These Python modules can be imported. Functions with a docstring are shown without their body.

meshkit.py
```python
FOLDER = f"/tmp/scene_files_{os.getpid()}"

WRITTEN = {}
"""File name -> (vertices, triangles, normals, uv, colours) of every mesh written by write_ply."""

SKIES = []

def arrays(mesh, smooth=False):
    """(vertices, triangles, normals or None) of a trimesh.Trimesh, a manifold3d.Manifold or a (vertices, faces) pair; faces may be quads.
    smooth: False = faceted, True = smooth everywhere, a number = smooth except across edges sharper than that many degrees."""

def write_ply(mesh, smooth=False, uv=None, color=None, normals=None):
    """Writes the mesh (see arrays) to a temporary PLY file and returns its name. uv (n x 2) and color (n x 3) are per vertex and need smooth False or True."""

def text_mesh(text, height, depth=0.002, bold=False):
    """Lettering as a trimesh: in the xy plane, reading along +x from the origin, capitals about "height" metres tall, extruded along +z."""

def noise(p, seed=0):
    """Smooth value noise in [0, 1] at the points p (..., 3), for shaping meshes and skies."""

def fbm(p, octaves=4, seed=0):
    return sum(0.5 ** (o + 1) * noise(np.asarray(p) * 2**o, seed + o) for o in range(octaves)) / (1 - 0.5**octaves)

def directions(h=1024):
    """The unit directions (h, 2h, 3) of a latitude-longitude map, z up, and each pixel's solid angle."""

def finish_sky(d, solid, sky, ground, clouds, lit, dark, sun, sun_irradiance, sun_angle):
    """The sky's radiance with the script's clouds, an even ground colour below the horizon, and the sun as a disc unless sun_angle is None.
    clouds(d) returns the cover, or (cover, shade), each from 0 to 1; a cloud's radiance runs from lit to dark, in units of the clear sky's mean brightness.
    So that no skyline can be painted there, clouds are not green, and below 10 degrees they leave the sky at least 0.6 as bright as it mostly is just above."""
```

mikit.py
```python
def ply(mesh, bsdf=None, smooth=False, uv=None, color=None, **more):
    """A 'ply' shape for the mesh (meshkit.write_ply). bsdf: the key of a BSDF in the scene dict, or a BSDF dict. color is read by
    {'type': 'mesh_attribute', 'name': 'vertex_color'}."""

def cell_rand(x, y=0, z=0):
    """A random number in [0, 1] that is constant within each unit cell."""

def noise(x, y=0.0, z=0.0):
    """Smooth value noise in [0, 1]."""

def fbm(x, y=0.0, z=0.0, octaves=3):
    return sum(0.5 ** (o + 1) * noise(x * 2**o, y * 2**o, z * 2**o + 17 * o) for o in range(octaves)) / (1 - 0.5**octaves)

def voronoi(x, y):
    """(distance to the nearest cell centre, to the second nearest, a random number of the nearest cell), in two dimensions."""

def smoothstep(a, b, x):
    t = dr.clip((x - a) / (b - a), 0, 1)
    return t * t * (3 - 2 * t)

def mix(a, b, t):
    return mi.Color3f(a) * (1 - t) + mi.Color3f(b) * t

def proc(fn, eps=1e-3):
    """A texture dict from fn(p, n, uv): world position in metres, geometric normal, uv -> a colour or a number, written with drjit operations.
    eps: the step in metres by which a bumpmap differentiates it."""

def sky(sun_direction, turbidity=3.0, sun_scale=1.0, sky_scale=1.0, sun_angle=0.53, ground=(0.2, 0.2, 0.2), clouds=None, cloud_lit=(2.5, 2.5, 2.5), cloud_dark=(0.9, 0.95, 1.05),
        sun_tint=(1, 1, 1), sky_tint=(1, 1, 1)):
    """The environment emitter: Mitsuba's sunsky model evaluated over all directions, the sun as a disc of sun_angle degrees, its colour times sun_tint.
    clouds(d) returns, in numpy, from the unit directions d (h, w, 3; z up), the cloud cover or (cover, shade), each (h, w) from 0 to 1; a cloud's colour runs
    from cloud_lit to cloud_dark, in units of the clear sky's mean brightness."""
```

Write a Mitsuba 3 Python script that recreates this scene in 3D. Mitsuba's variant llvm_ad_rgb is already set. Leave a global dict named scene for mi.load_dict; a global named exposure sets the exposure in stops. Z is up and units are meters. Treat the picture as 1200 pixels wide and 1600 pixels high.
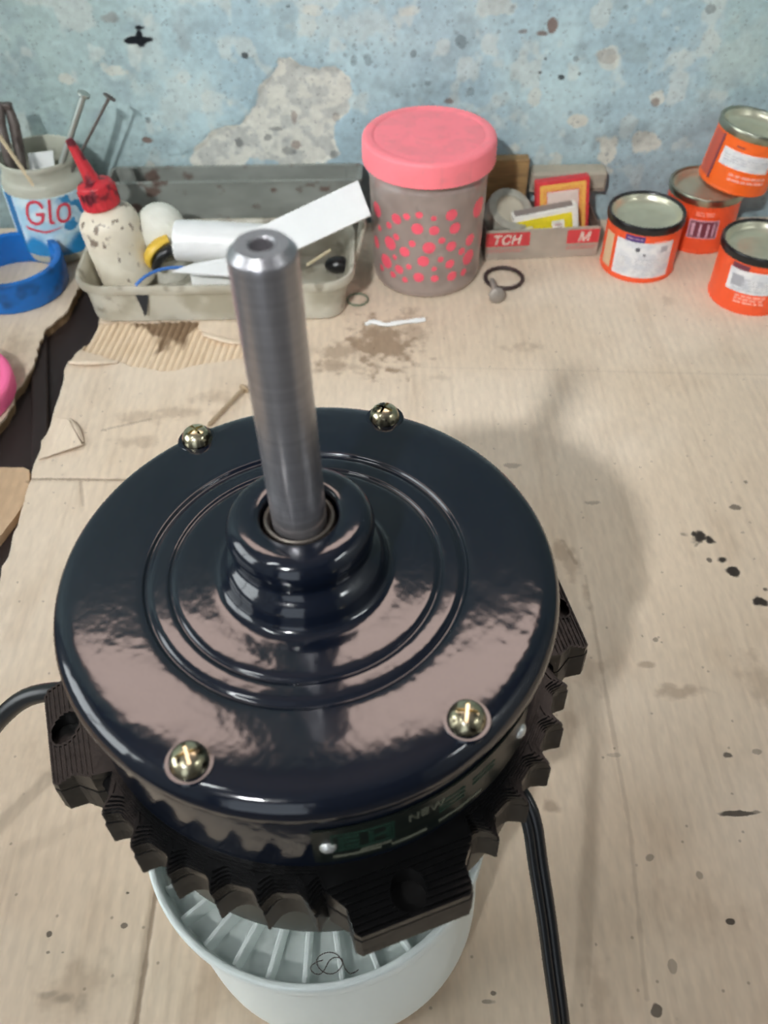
import math, random
import numpy as np, trimesh, drjit as dr, mitsuba as mi
import shapely, shapely.geometry as sg, shapely.ops as so
import mikit, meshkit
from mikit import noise, fbm, voronoi, cell_rand, smoothstep, mix, proc
T = mi.ScalarTransform4f
random.seed(7); rng = np.random.default_rng(7)
scene, labels = {}, {}

# ------------------------------------------------------------------ camera
F, PITCH, ROLL, CH = 1437.1, 0.8179, -0.0148, 0.4069
EYE = np.array([0, 0, CH])
FW = np.array([0, math.cos(PITCH), -math.sin(PITCH)])
_rt = np.array([1., 0, 0]); _up = np.cross(_rt, FW)
RT = math.cos(ROLL) * _rt + math.sin(ROLL) * _up
UP = -math.sin(ROLL) * _rt + math.cos(ROLL) * _up
scene['camera'] = {'type': 'thinlens', 'fov_axis': 'x', 'fov': math.degrees(2 * math.atan(600 / F)), 'near_clip': 0.02, 'far_clip': 50,
                   'aperture_radius': 0.0010, 'focus_distance': 0.36,
                   'to_world': T().look_at(origin=EYE.tolist(), target=(EYE + FW).tolist(), up=UP.tolist())}
exposure = 0.09
def at(px, py, x=None, y=None, z=None):
    d = FW + RT * (px - 600) / F - UP * (py - 800) / F
    k = (x - EYE[0]) / d[0] if x is not None else (y - EYE[1]) / d[1] if y is not None else (z - EYE[2]) / d[2]
    return EYE + k * d
def lin(r, g, b):
    c = np.array([r, g, b]) / 255.0
    return [float(v) for v in np.where(c <= 0.04045, c / 12.92, ((c + 0.055) / 1.055) ** 2.4)]

# ------------------------------------------------------------------ lights (lamps and lit windows of the room; built with their fittings below)
WIN_RAD = [5.4, 4.1, 3.6]          # frosted warm windows high in the back wall
TUBE_RAD = [56, 58, 58]            # tube lights
LAMP_RAD = [1300, 1320, 1310]         # shaded pendant lamp at the front left
SIDE_RAD = [4.2, 4.5, 4.6]
DOOR_RAD = [.8, .9, 1.0]         # daylight in the doorway behind the camera
WALLY = 0.73

# ------------------------------------------------------------------ helpers
def mat(name, d, two=True):
    scene[name] = {'type': 'twosided', 'bsdf': d} if two else d
    return name
def rgb(c): return {'type': 'rgb', 'value': list(c)} if isinstance(c, (list, tuple)) else c
def pri(name, c, rough=0.5, metallic=0.0, bump=None, scale=1.0, **k):
    d = {'type': 'principled', 'base_color': rgb(c), 'roughness': rough, 'metallic': metallic, **k}
    if bump is not None: d = {'type': 'bumpmap', 'nested': d, 'arbitrary': bump, 'scale': scale}
    return mat(name, d)
def numbered(k):
    if k not in scene and k not in labels and not any(q.startswith(k + '__') for q in scene): return k
    i = 1
    while True:
        q = f'{k}_{i:03d}'
        if q not in scene and q not in labels and not any(x.startswith(q + '__') for x in scene): return q
        i += 1
def thing(name, label, cat, group=None, kind=None):
    k = numbered(name); labels[k] = {'label': label, 'category': cat}
    if group: labels[k]['group'] = group
    if kind: labels[k]['kind'] = kind
    return k
def add(name, mesh, m, parent=None, smooth=35, label=None, kind=None, **kw):
    k = numbered(parent + '__' + name if parent else name)
    scene[k] = mikit.ply(mesh, m, smooth, **kw)
    if label or kind:
        labels[k] = {}
        if label: labels[k]['label'] = label
        if kind: labels[k]['kind'] = kind
    return k
def solo(name, mesh, m, label, cat, smooth=35, group=None, kind=None, **kw):
    k = thing(name, label, cat, group, kind); scene[k] = mikit.ply(mesh, m, smooth, **kw); return k
def struct(name, mesh, m, parent=None, smooth=False, **kw):
    k = add(name, mesh, m, parent, smooth, **kw)
    if not parent: labels[k] = {'kind': 'structure'}
    return k
def cat(*ms): return trimesh.util.concatenate([m for q in ms for m in (q if isinstance(q, list) else [q])])
def fixn(m):
    if m.is_watertight and m.volume < 0: m.invert()
    return m
def lathe(prof, n=96, a0=0, a1=2 * math.pi, origin=(0, 0, 0)):
    """revolve (r,z) list; profile listed bottom-outside-top so that normals face outward"""
    P = np.array(prof, float); full = abs(a1 - a0 - 2 * math.pi) < 1e-6
    th = np.linspace(a0, a1, n, endpoint=not full); m = len(P); k = len(th)
    V = np.stack([np.outer(np.cos(th), P[:, 0]), np.outer(np.sin(th), P[:, 0]), np.tile(P[:, 1], (k, 1))], -1).reshape(-1, 3)
    Fc = []
    for i in range(k if full else k - 1):
        j = (i + 1) % k
        for q in range(m - 1):
            a, b, c, d = i * m + q, j * m + q, j * m + q + 1, i * m + q + 1
            if P[q, 0] > 1e-9: Fc.append([a, b, c] if P[q + 1, 0] > 1e-9 else [a, b, c])
            if P[q + 1, 0] > 1e-9: Fc.append([a, c, d])
    me = trimesh.Trimesh(V + np.array(origin), Fc, process=False); me.merge_vertices()
    return fixn(me)
def chaikin(p, it=2, closed=False):
    p = np.array(p, float)
    for _ in range(it):
        if closed:
            q = np.roll(p, -1, 0); p = np.stack([.75 * p + .25 * q, .25 * p + .75 * q], 1).reshape(-1, p.shape[1])
        else:
            a, b = p[:-1], p[1:]; mid = np.stack([.75 * a + .25 * b, .25 * a + .75 * b], 1).reshape(-1, p.shape[1])
            p = np.vstack([p[:1], mid[1:-1], p[-1:]])
    return p
def extr(poly, h, z=0):
    gs = [g for g in getattr(poly, 'geoms', [poly]) if g.geom_type == 'Polygon' and g.area > 1e-10]
    m = cat([trimesh.creation.extrude_polygon(g, h, engine='earcut') for g in gs]); m.apply_translation([0, 0, z]); return m
def box(sx, sy, sz, c=(0, 0, 0), bevel=0.0):
    if bevel <= 0: m = trimesh.creation.box((sx, sy, sz))
    else:
        b = bevel; pts = []
        for s1 in (-1, 1):
            for s2 in (-1, 1):
                for s3 in (-1, 1):
                    x, y, z = s1 * sx / 2, s2 * sy / 2, s3 * sz / 2
                    pts += [(x - s1 * b, y - s2 * b, z), (x - s1 * b, y, z - s3 * b), (x, y - s2 * b, z - s3 * b)]
        m = trimesh.convex.convex_hull(np.array(pts))
    m.apply_translation(c); return m
def rot(m, ang, axis, pt=(0, 0, 0)):
    m.apply_transform(trimesh.transformations.rotation_matrix(math.radians(ang), axis, pt)); return m
def tube(pts, r, n=10, flat=1.0, up=(0, 0, 1), caps=True):
    P = np.array(pts, float); r = np.broadcast_to(r, (len(P),)); V, Fc = [], []
    tang = np.gradient(P, axis=0); tang /= np.linalg.norm(tang, axis=1, keepdims=True); u = np.array(up, float)
    for p, t, q in zip(P, tang, r):
        s = np.cross(t, u); s /= np.linalg.norm(s) + 1e-12; w = np.cross(s, t); u = w
        for k in range(n):
            a = 2 * math.pi * k / n; V.append(p + q * (math.cos(a) * s * flat + math.sin(a) * w))
    for i in range(len(P) - 1):
        for k in range(n):
            a, b = i * n + k, i * n + (k + 1) % n; Fc += [[a, b, b + n], [a, b + n, a + n]]
    if caps:
        V += [P[0], P[-1]]; e = len(V)
        for k in range(n): Fc += [[(k + 1) % n, k, e - 2], [(len(P) - 1) * n + k, (len(P) - 1) * n + (k + 1) % n, e - 1]]
    return fixn(trimesh.Trimesh(V, Fc, process=False))
def spline(ctrl, n=40):
    from scipy.interpolate import CubicSpline
    c = np.array(ctrl, float); d = np.r_[0, np.cumsum(np.linalg.norm(np.diff(c, axis=0), axis=1))]
    return CubicSpline(d, c)(np.linspace(0, d[-1], n))
def loft(rings, cap0=True, cap1=True):
    R = [np.array(r, float) for r in rings]; n = len(R[0]); V = np.vstack(R); Fc = []
    for i in range(len(R) - 1):
        for k in range(n):
            a, b = i * n + k, i * n + (k + 1) % n; Fc += [[a, b, b + n], [a, b + n, a + n]]
    extra = []
    if cap0: extra.append((R[0].mean(0), 0, True))
    if cap1: extra.append((R[-1].mean(0), (len(R) - 1) * n, False))
    V = list(V)
    for c, o, fl in extra:
        V.append(c); e = len(V) - 1
        for k in range(n):
            a, b = o + k, o + (k + 1) % n; Fc.append([b, a, e] if fl else [a, b, e])
    return fixn(trimesh.Trimesh(np.array(V), Fc, process=False))
def rrect(w, d, r, z, n=8, c=(0, 0)):
    out = []
    for sx, sy, a0 in ((1, 1, 0), (-1, 1, 90), (-1, -1, 180), (1, -1, 270)):
        for k in range(n + 1):
            a = math.radians(a0 + 90 * k / n); out.append((c[0] + sx * (w / 2 - r) + r * math.cos(a), c[1] + sy * (d / 2 - r) + r * math.sin(a), z))
    return np.array(out)
def align(m, d, p=(0, 0, 0)):
    """turn the mesh's +z to direction d and move its origin to p"""
    d = np.array(d, float) / np.linalg.norm(d); m.apply_transform(trimesh.geometry.align_vectors([0, 0, 1], d)); m.apply_translation(p); return m
def bend(m, R, ang, zc, dz=0):
    """wrap a flat mesh (x along, y up, z out) round a vertical cylinder of radius R, x=0 at angle ang (degrees)"""
    m = m.subdivide_to_size(R * 0.12, max_iter=6) if len(m.faces) < 4000 else m
    v = m.vertices; a = math.radians(ang) + v[:, 0] / R; r = R + v[:, 2]
    m.vertices = np.stack([r * np.cos(a), r * np.sin(a), zc + v[:, 1]], 1); return m
def ragged(pts, amp, step=0.004, seed=0, closed=True):
    P = np.array(pts, float); P = np.vstack([P, P[:1]]) if closed else P; out = []; r = np.random.default_rng(seed)
    for a, b in zip(P[:-1], P[1:]):
        n = max(1, int(np.linalg.norm(b - a) / step))
        for k in range(n): out.append(a + (b - a) * k / n + r.normal(0, amp, 2) * (k > 0))
    return out
def poly_in(x, y, pts):
    """drjit: signed distance to a polygon, negative inside"""
    d = mi.Float(1e9); s = mi.Float(1.0); n = len(pts)
    for i in range(n):
        ax, ay = map(float, pts[i]); bx, by = map(float, pts[(i + 1) % n]); ex, ey = bx - ax, by - ay
        t = dr.clip(((x - ax) * ex + (y - ay) * ey) / (ex * ex + ey * ey + 1e-12), 0, 1)
        d = dr.minimum(d, dr.square(x - ax - t * ex) + dr.square(y - ay - t * ey))
        cr = (y >= min(ay, by)) & (y < max(ay, by))
        if abs(ey) > 1e-12: s = dr.select(cr & (x < ax + (y - ay) * (ex / ey)), -s, s)
    return dr.sqrt(d) * s
def blobs(x, y, L, w):
    """drjit: 0..1 mask of ellipses (cx, cy, rx, ry, strength, softness) whose outline is wobbled by w"""
    m = mi.Float(0)
    for cx, cy, rx, ry, st, sf in L:
        d = dr.sqrt(dr.square((x - cx) / rx) + dr.square((y - cy) / ry)) + w
        m = dr.maximum(m, st * (1 - smoothstep(1 - sf, 1 + sf, d)))
    return m
def tb(px, py, rx, ry, st=1.0, sf=0.25):
    c, a, b = at(px, py, z=0), at(px + rx, py, z=0), at(px, py + ry, z=0)
    return (float(c[0]), float(c[1]), float(np.linalg.norm(a - c)), float(np.linalg.norm(b - c)), st, sf)
def wb(px, py, rx, ry, st=1.0, sf=0.25):
    c, a, b = at(px, py, y=WALLY), at(px + rx, py, y=WALLY), at(px, py + ry, y=WALLY)
    return (float(c[0]), float(c[2]), float(np.linalg.norm(a - c)), float(np.linalg.norm(b - c)), st, sf)

# ------------------------------------------------------------------ materials of the setting
PATCH = [at(px, py, y=WALLY)[[0, 2]] for px, py in
         [(287, 246), (318, 226), (330, 208), (372, 197), (392, 175), (402, 150), (412, 130), (432, 112), (438, 94), (455, 92), (472, 104), (498, 110), (522, 106), (545, 122), (552, 150), (546, 180),
          (528, 192), (524, 215), (528, 240), (505, 256), (470, 270), (440, 262), (400, 252), (370, 262), (330, 276), (302, 270)]]
PALE = [wb(945, 250, 26, 22, .85), wb(1012, 224, 20, 13, .8), wb(900, 186, 13, 10, .8), wb(868, 262, 10, 16, .6), wb(838, 150, 8, 12, .5), wb(805, 235, 14, 10, .5), wb(950, 92, 22, 13, .55), wb(885, 285, 18, 14, .6),
        wb(105, 127, 10, 7, .6), wb(178, 110, 14, 8, .6), wb(490, 18, 14, 8, .5), wb(640, 20, 20, 10, .5), wb(1025, 156, 9, 8, .7), wb(770, 14, 25, 14, .4), wb(300, 150, 60, 35, .25, .6), wb(228, 60, 25, 25, .2, .6), wb(232, 268, 10, 12, .6), wb(560, 40, 60, 20, .25, .6), wb(1120, 100, 50, 40, .18, .7)]
BROWN = [wb(862, 44, 7, 11, 1), wb(846, 54, 12, 6, .9), wb(815, 51, 8, 3, .7), wb(230, 221, 9, 4, 1), wb(463, 230, 7, 8, .7), wb(459, 185, 4, 9, .6), wb(702, 160, 8, 5, .8), wb(168, 30, 12, 6, .5, .5), wb(1022, 162, 6, 5, .7), wb(526, 188, 6, 8, .4), wb(280, 50, 14, 30, .25, .7), wb(945, 90, 16, 8, .35)]
BLACKW = [wb(216, 45, 9, 5), wb(217, 56, 6, 12), wb(216, 63, 17, 5), wb(203, 66, 7, 3), wb(383, 88, 5, 5), wb(373, 226, 5, 6, .7), wb(418, 219, 5, 5, .6), wb(433, 204, 10, 4, .6), wb(230, 190, 3.5, 4, .6), wb(552, 190, 4, 5, .5), wb(449, 12, 5, 4, .7), wb(906, 117, 3, 3, .9), wb(853, 93, 3, 3), wb(844, 115, 3, 2.5), wb(878, 122, 4, 3), wb(901, 92, 6, 6, .5), wb(720, 66, 6, 8, .5), wb(735, 147, 8, 8, .5),
          wb(668, 132, 8, 6, .5), wb(646, 85, 5, 6, .5), wb(1110, 16, 6, 7, .5), wb(930, 232, 8, 14, .3, .6), wb(810, 125, 10, 20, .3, .6), wb(455, 240, 12, 6, .5), wb(522, 243, 4, 4, .6), wb(575, 95, 5, 8, .4), wb(552, 97, 5, 8, .4), wb(260, 285, 6, 4, .4), wb(192, 35, 12, 8, .2, .6), wb(985, 208, 30, 18, .3, .6), wb(1100, 195, 30, 25, .25, .7), wb(700, 150, 60, 20, .2, .8)]
C_BLUE, C_BLUE2, C_GREEN, C_PALE, C_GREY = lin(160, 184, 193), lin(180, 203, 207), lin(166, 186, 180), lin(200, 206, 200), lin(140, 158, 164)
def wall_col(p, n, uv):
    x, z = p.x, p.z
    w = (fbm(x * 90, z * 90, 3.0, 3) - .5)
    big, mid, fine = fbm(x * 14, z * 14, 1.0, 3), fbm(x * 45, z * 45, 2.0, 3), fbm(x * 260, z * 260, 5.0, 3)
    c = mix(C_BLUE, C_BLUE2, smoothstep(.3, .7, big))
    c = mix(c, C_GREEN, smoothstep(-.10, -.27, x + .12 * (big - .5)) * .75)
    c = mix(c, C_GREEN, smoothstep(.2, .28, x + .1 * (mid - .5)) * smoothstep(.05, .14, z) * .55)
    c = mix(c, C_GREY, smoothstep(.52, .75, mid) * .5)
    c = mix(c, C_PALE, smoothstep(.56, .68, fbm(x * 60 + 7, z * 50, 9.0, 3)) * .5)
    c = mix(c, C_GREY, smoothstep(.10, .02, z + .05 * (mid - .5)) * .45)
    c = mix(c, lin(205, 203, 190), blobs(x, z, PALE, w * 2.6))
    pd = poly_in(x, z, [tuple(q) for q in PATCH]) + w * .010
    inp = 1 - smoothstep(-.0007, .0007, pd)
    pc = mix(lin(208, 208, 198), lin(184, 186, 180), smoothstep(.4, .65, fbm(x * 120, z * 120, 4.0, 3)))
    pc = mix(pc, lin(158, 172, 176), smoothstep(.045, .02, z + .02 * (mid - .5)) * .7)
    c = mix(c, pc, inp)
    c = mix(c, lin(112, 84, 72), blobs(x, z, BROWN, w * 2.4) * .85)
    a, b, r = voronoi(x * 130, z * 130)
    pits = (1 - smoothstep(.10, .3, a)) * smoothstep(.72, .95, r) * smoothstep(.42, .6, fbm(x * 22, z * 22, 12.0, 2))
    c = mix(c, lin(96, 108, 114), pits * .4 * (1 - .5 * inp))
    a2, b2, r2 = voronoi(x * 320, z * 320)
    c = mix(c, lin(90, 98, 100), (1 - smoothstep(.15, .4, a2)) * smoothstep(.8, .98, r2) * .35)
    c = mix(c, lin(52, 58, 62), blobs(x, z, BLACKW, w * 2.2) * .88)
    c = mix(c, lin(16, 22, 28), blobs(x, z, BLACKW[:4], w * 1.6))
    return c * (.82 + .26 * fine)
def wall_bump(p, n, uv):
    x, z = p.x, p.z
    a, b, r = voronoi(x * 130, z * 130)
    return .0009 * fbm(x * 60, z * 60, 3.0, 4) + .0003 * fbm(x * 400, z * 400, 3.0, 2) - .0005 * (1 - smoothstep(.1, .3, a)) * smoothstep(.6, .9, r)
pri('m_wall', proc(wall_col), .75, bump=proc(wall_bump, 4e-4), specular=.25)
pri('m_wall_side', lin(186, 190, 188), .9, specular=.2)
pri('m_wall_front', lin(104, 106, 112), .9, specular=.2)
pri('m_ceiling', lin(128, 131, 138), .9, specular=.2)
pri('m_floor', lin(110, 104, 98), .8, specular=.3)
pri('m_frame', lin(120, 96, 78), .5)

SPOTS = [tb(1093, 841, 18, 9), tb(1108, 846, 9, 6), tb(1084, 836, 7, 5), tb(1127, 873, 8, 5), tb(1107, 874, 4, 3, .8), tb(1146, 892, 9, 5.5), tb(1186, 938, 11, 7.5), tb(1196, 921, 5, 4, .8), tb(1162, 1271, 26, 3.5, .9), tb(1182, 1269, 10, 3, .6), tb(1140, 1180, 6, 4, .8), tb(1141, 1440, 6, 4, .9),
         tb(1150, 793, 10, 3, .7), tb(1165, 753, 4, 3, .6), tb(1026, 1580, 7, 8, .8), tb(200, 1395, 4, 3, .8), tb(194, 1446, 4, 3, .7), tb(77, 1460, 4, 4, .8), tb(75, 1488, 4, 3, .6), tb(98, 1488, 5, 3, .6), tb(1015, 1340, 6, 5, .5), tb(1093, 1367, 5, 6, .45), tb(760, 1565, 10, 5, .5), tb(770, 1552, 5, 4, .7),
         tb(75, 1553, 14, 5, .3, .8), tb(98, 1560, 12, 6, .35, .8), tb(130, 1565, 8, 12, .3, .8), tb(880, 1567, 5, 5, .6), tb(1050, 1508, 5, 8, .4), tb(1183, 1175, 5, 3, .4), tb(960, 1180, 8, 3, .25), tb(1025, 1000, 4, 3, .5), tb(925, 786, 10, 2.5, .35), tb(800, 727, 14, 3, .35), tb(1160, 832, 5, 2, .4)]
STAIN = [tb(598, 535, 50, 36, .9, .45), tb(645, 520, 22, 30, .5, .6), tb(540, 548, 35, 14, .6, .6), tb(520, 572, 35, 10, .6, .5), tb(497, 570, 8, 6, .8, .5), tb(815, 541, 24, 8, .35, .7), tb(690, 590, 16, 5, .25, .7), tb(890, 880, 14, 22, .35, .5), tb(878, 862, 9, 16, .5, .5), tb(915, 925, 5, 18, .4, .6), tb(1065, 1080, 30, 9, .5, .6), tb(1050, 1073, 16, 5, .4, .6), tb(1190, 1065, 20, 35, .35, .7),
         tb(920, 1050, 22, 22, .35, .8), tb(1010, 1038, 10, 4, .5, .6), tb(235, 650, 40, 10, .35, .6), tb(275, 645, 50, 7, .4, .6), tb(215, 690, 30, 9, .35, .6), tb(335, 622, 25, 10, .35, .6), tb(120, 1540, 55, 35, .35, .7), tb(330, 1545, 30, 50, .25, .8), tb(890, 1120, 10, 25, .3, .7), tb(30, 545, 24, 20, .3, .7), tb(20, 590, 14, 30, .4, .6), tb(860, 1260, 10, 8, .5, .6), tb(930, 1540, 20, 30, .3, .7), tb(1080, 1430, 60, 40, .2, .9), tb(10, 680, 40, 30, .2, .8), tb(100, 1180, 60, 30, .2, .8), tb(1100, 560, 60, 10, .12, .8), tb(1045, 470, 10, 6, .25, .7), tb(568, 425, 14, 28, .5, .6)]
CREASE = [((at(245, 1385, z=0)), (at(213, 1600, z=0)), 1.0), (at(40, 748, z=0), at(215, 750, z=0), .9), (at(126, 752, z=0), at(130, 790, z=0), .5), (at(497, 570, z=0), at(1200, 586, z=0), .14), (at(160, 672, z=0), at(235, 655, z=0), .5), (at(915, 900, z=0), at(985, 1300, z=0), .35), (at(985, 1300, z=0), at(1010, 1560, z=0), .3), (at(900, 880, z=0), at(880, 845, z=0), .5)]
def card_fn(c1, c2, dark=1.0):
    def col(p, n, uv):
        x, y = p.x, p.y
        big, mid, fine = fbm(x * 9, y * 9, 1.0, 3), fbm(x * 40, y * 22, 2.0, 3), fbm(x * 500, y * 160, 3.0, 2)
        w = fbm(x * 160, y * 160, 6.0, 3) - .5
        c = mix(c1, c2, smoothstep(.3, .72, big))
        fl = dr.sin((x + .01 * y + .002 * big) * (2 * math.pi / .0062))
        c = c * (1 + .028 * fl * smoothstep(.25, .6, mid))
        c = mix(c, lin(150, 118, 86), smoothstep(.55, .85, mid) * .14)
        st = fbm(x * 230, y * 14, 8.0, 3)
        c = mix(c, lin(140, 112, 86), smoothstep(.58, .85, st) * .1)
        c = mix(c, lin(116, 88, 62), blobs(x, y, STAIN, w * 2.0) * .75)
        m = mi.Float(0)
        for a, b, s in CREASE:
            ex, ey = float(b[0] - a[0]), float(b[1] - a[1]); t = dr.clip(((x - float(a[0])) * ex + (y - float(a[1])) * ey) / (ex * ex + ey * ey), 0, 1)
            d = dr.sqrt(dr.square(x - float(a[0]) - t * ex) + dr.square(y - float(a[1]) - t * ey)) + .0012 * w
            m = dr.maximum(m, s * (1 - smoothstep(.0003, .0016, d)))
        c = mix(c, lin(96, 72, 52), m * .6)
        c = mix(c, lin(26, 24, 24), blobs(x, y, SPOTS, w * 2.2) * .95)
        a2, b2, r2 = voronoi(x * 210, y * 210)
        c = mix(c, lin(90, 72, 56), (1 - smoothstep(.06, .2, a2)) * smoothstep(.965, .985, r2) * .45)
        return c * (.93 + .14 * fine)
    return proc(col)
def card_bump(p, n, uv):
    x, y = p.x, p.y
    h = .00006 * dr.sin((x + .01 * y + .002 * fbm(x * 9, y * 9, 1.0, 3)) * (2 * math.pi / .0062)) + .0016 * fbm(x * 9, y * 9, 4.0, 2) + .00025 * fbm(x * 70, y * 50, 4.0, 2)
    for a, b, s in CREASE[:4]:
        ex, ey = float(b[0] - a[0]), float(b[1] - a[1]); t = dr.clip(((x - float(a[0])) * ex + (y - float(a[1])) * ey) / (ex * ex + ey * ey), 0, 1)
        d = dr.sqrt(dr.square(x - float(a[0]) - t * ex) + dr.square(y - float(a[1]) - t * ey))
        h = h - s * .0009 * (1 - smoothstep(0.0, .003, d))
    return h
pri('m_card', card_fn(lin(208, 190, 168), lin(216, 200, 180)), .82, bump=proc(card_bump, 4e-4), specular=.2)
pri('m_card_edge', proc(lambda p, n, uv: mix(lin(150, 124, 94), lin(108, 84, 60), fbm(p.x * 200, p.y * 200, p.z * 900, 3))), .9, specular=.1)
pri('m_card_core', lin(196, 172, 142), .9, specular=.1)
pri('m_flute', proc(lambda p, n, uv: mix(mix(lin(222, 202, 176), lin(204, 180, 150), fbm(p.x * 60, p.y * 60, 0, 3)), lin(96, 70, 46), smoothstep(.0, .35, 1.25 - dr.abs(p.x + .158 - .25 * (p.y - .57)) / .03 + 1.6 * (fbm(p.x * 90, p.y * 40, 3.0, 3) - .5) - .9 * smoothstep(.582, .562, p.y)) * .85)), .9, specular=.1)
pri('m_darkwood', proc(lambda p, n, uv: mix(lin(30, 22, 21), lin(58, 42, 38), fbm(p.x * 40, p.y * 6, p.z * 40, 4)) * .7), .6)

# ------------------------------------------------------------------ room
X0, X1, Y0, Z0, Z1 = -1.5, 1.7, -2.0, -0.78, 1.95
wz = [(-.74, -.28), (-.15, .50)]; WZ0, WZ1 = 1.065, 1.74
def wall_xz(poly, y, th, m, name):
    g = extr(poly, th); v = g.vertices.copy(); g.vertices = np.stack([v[:, 0], y + th - v[:, 2], v[:, 1]], 1); return fixn(g)
wp = sg.box(X0, Z0, X1, Z1)
for a, b in wz: wp = wp.difference(sg.box(a, WZ0, b, WZ1))
vis = sg.box(-.42, -.03, .42, .3)
front = wall_xz(wp.difference(vis), WALLY, .02, 0, 0)
gx, gz = np.meshgrid(np.linspace(-.42, .42, 281), np.linspace(-.03, .3, 111), indexing='ij')
q = np.stack([gx, gz], -1).reshape(-1, 2)
edge = np.clip(np.minimum(np.minimum(q[:, 0] + .42, .42 - q[:, 0]), np.minimum(q[:, 1] + .03, .3 - q[:, 1])) / .02, 0, 1)
dsp = .003 * (meshkit.fbm(np.c_[q * 10, q[:, 0] * 0]) ) + .0012 * meshkit.fbm(np.c_[q * 60, q[:, 0] * 0 + 3])
pp = sg.Polygon(PATCH); shapely.prepare(pp)
ins = shapely.contains_xy(pp, q[:, 0], q[:, 1])
dsp = (np.clip(dsp, -.002, .002) + .0012 * ins) * edge
v = np.stack([q[:, 0], WALLY + dsp, q[:, 1]], 1); nz = 111
i, j = np.meshgrid(np.arange(280), np.arange(110), indexing='ij'); a = (i * nz + j).ravel()
grid = trimesh.Trimesh(v, np.vstack([np.c_[a, a + nz, a + nz + 1], np.c_[a, a + nz + 1, a + 1]]), process=False)
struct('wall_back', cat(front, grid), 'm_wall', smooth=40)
SY0, SY1, SZ0, SZ1 = -.55, .50, .25, 1.30
g = extr(sg.box(Y0, Z0, WALLY, Z1).difference(sg.box(SY0, SZ0, SY1, SZ1)), .02); v = g.vertices.copy(); g.vertices = np.stack([X0 - .02 + v[:, 2], v[:, 0], v[:, 1]], 1)
struct('wall_left', fixn(g), 'm_wall_side')
struct('wall_right', box(.02, WALLY - Y0, Z1 - Z0, (X1 + .01, (WALLY + Y0) / 2, (Z0 + Z1) / 2)), 'm_wall_side')
DX0, DX1, DZ1 = -1.2, -.1, 1.35
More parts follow.
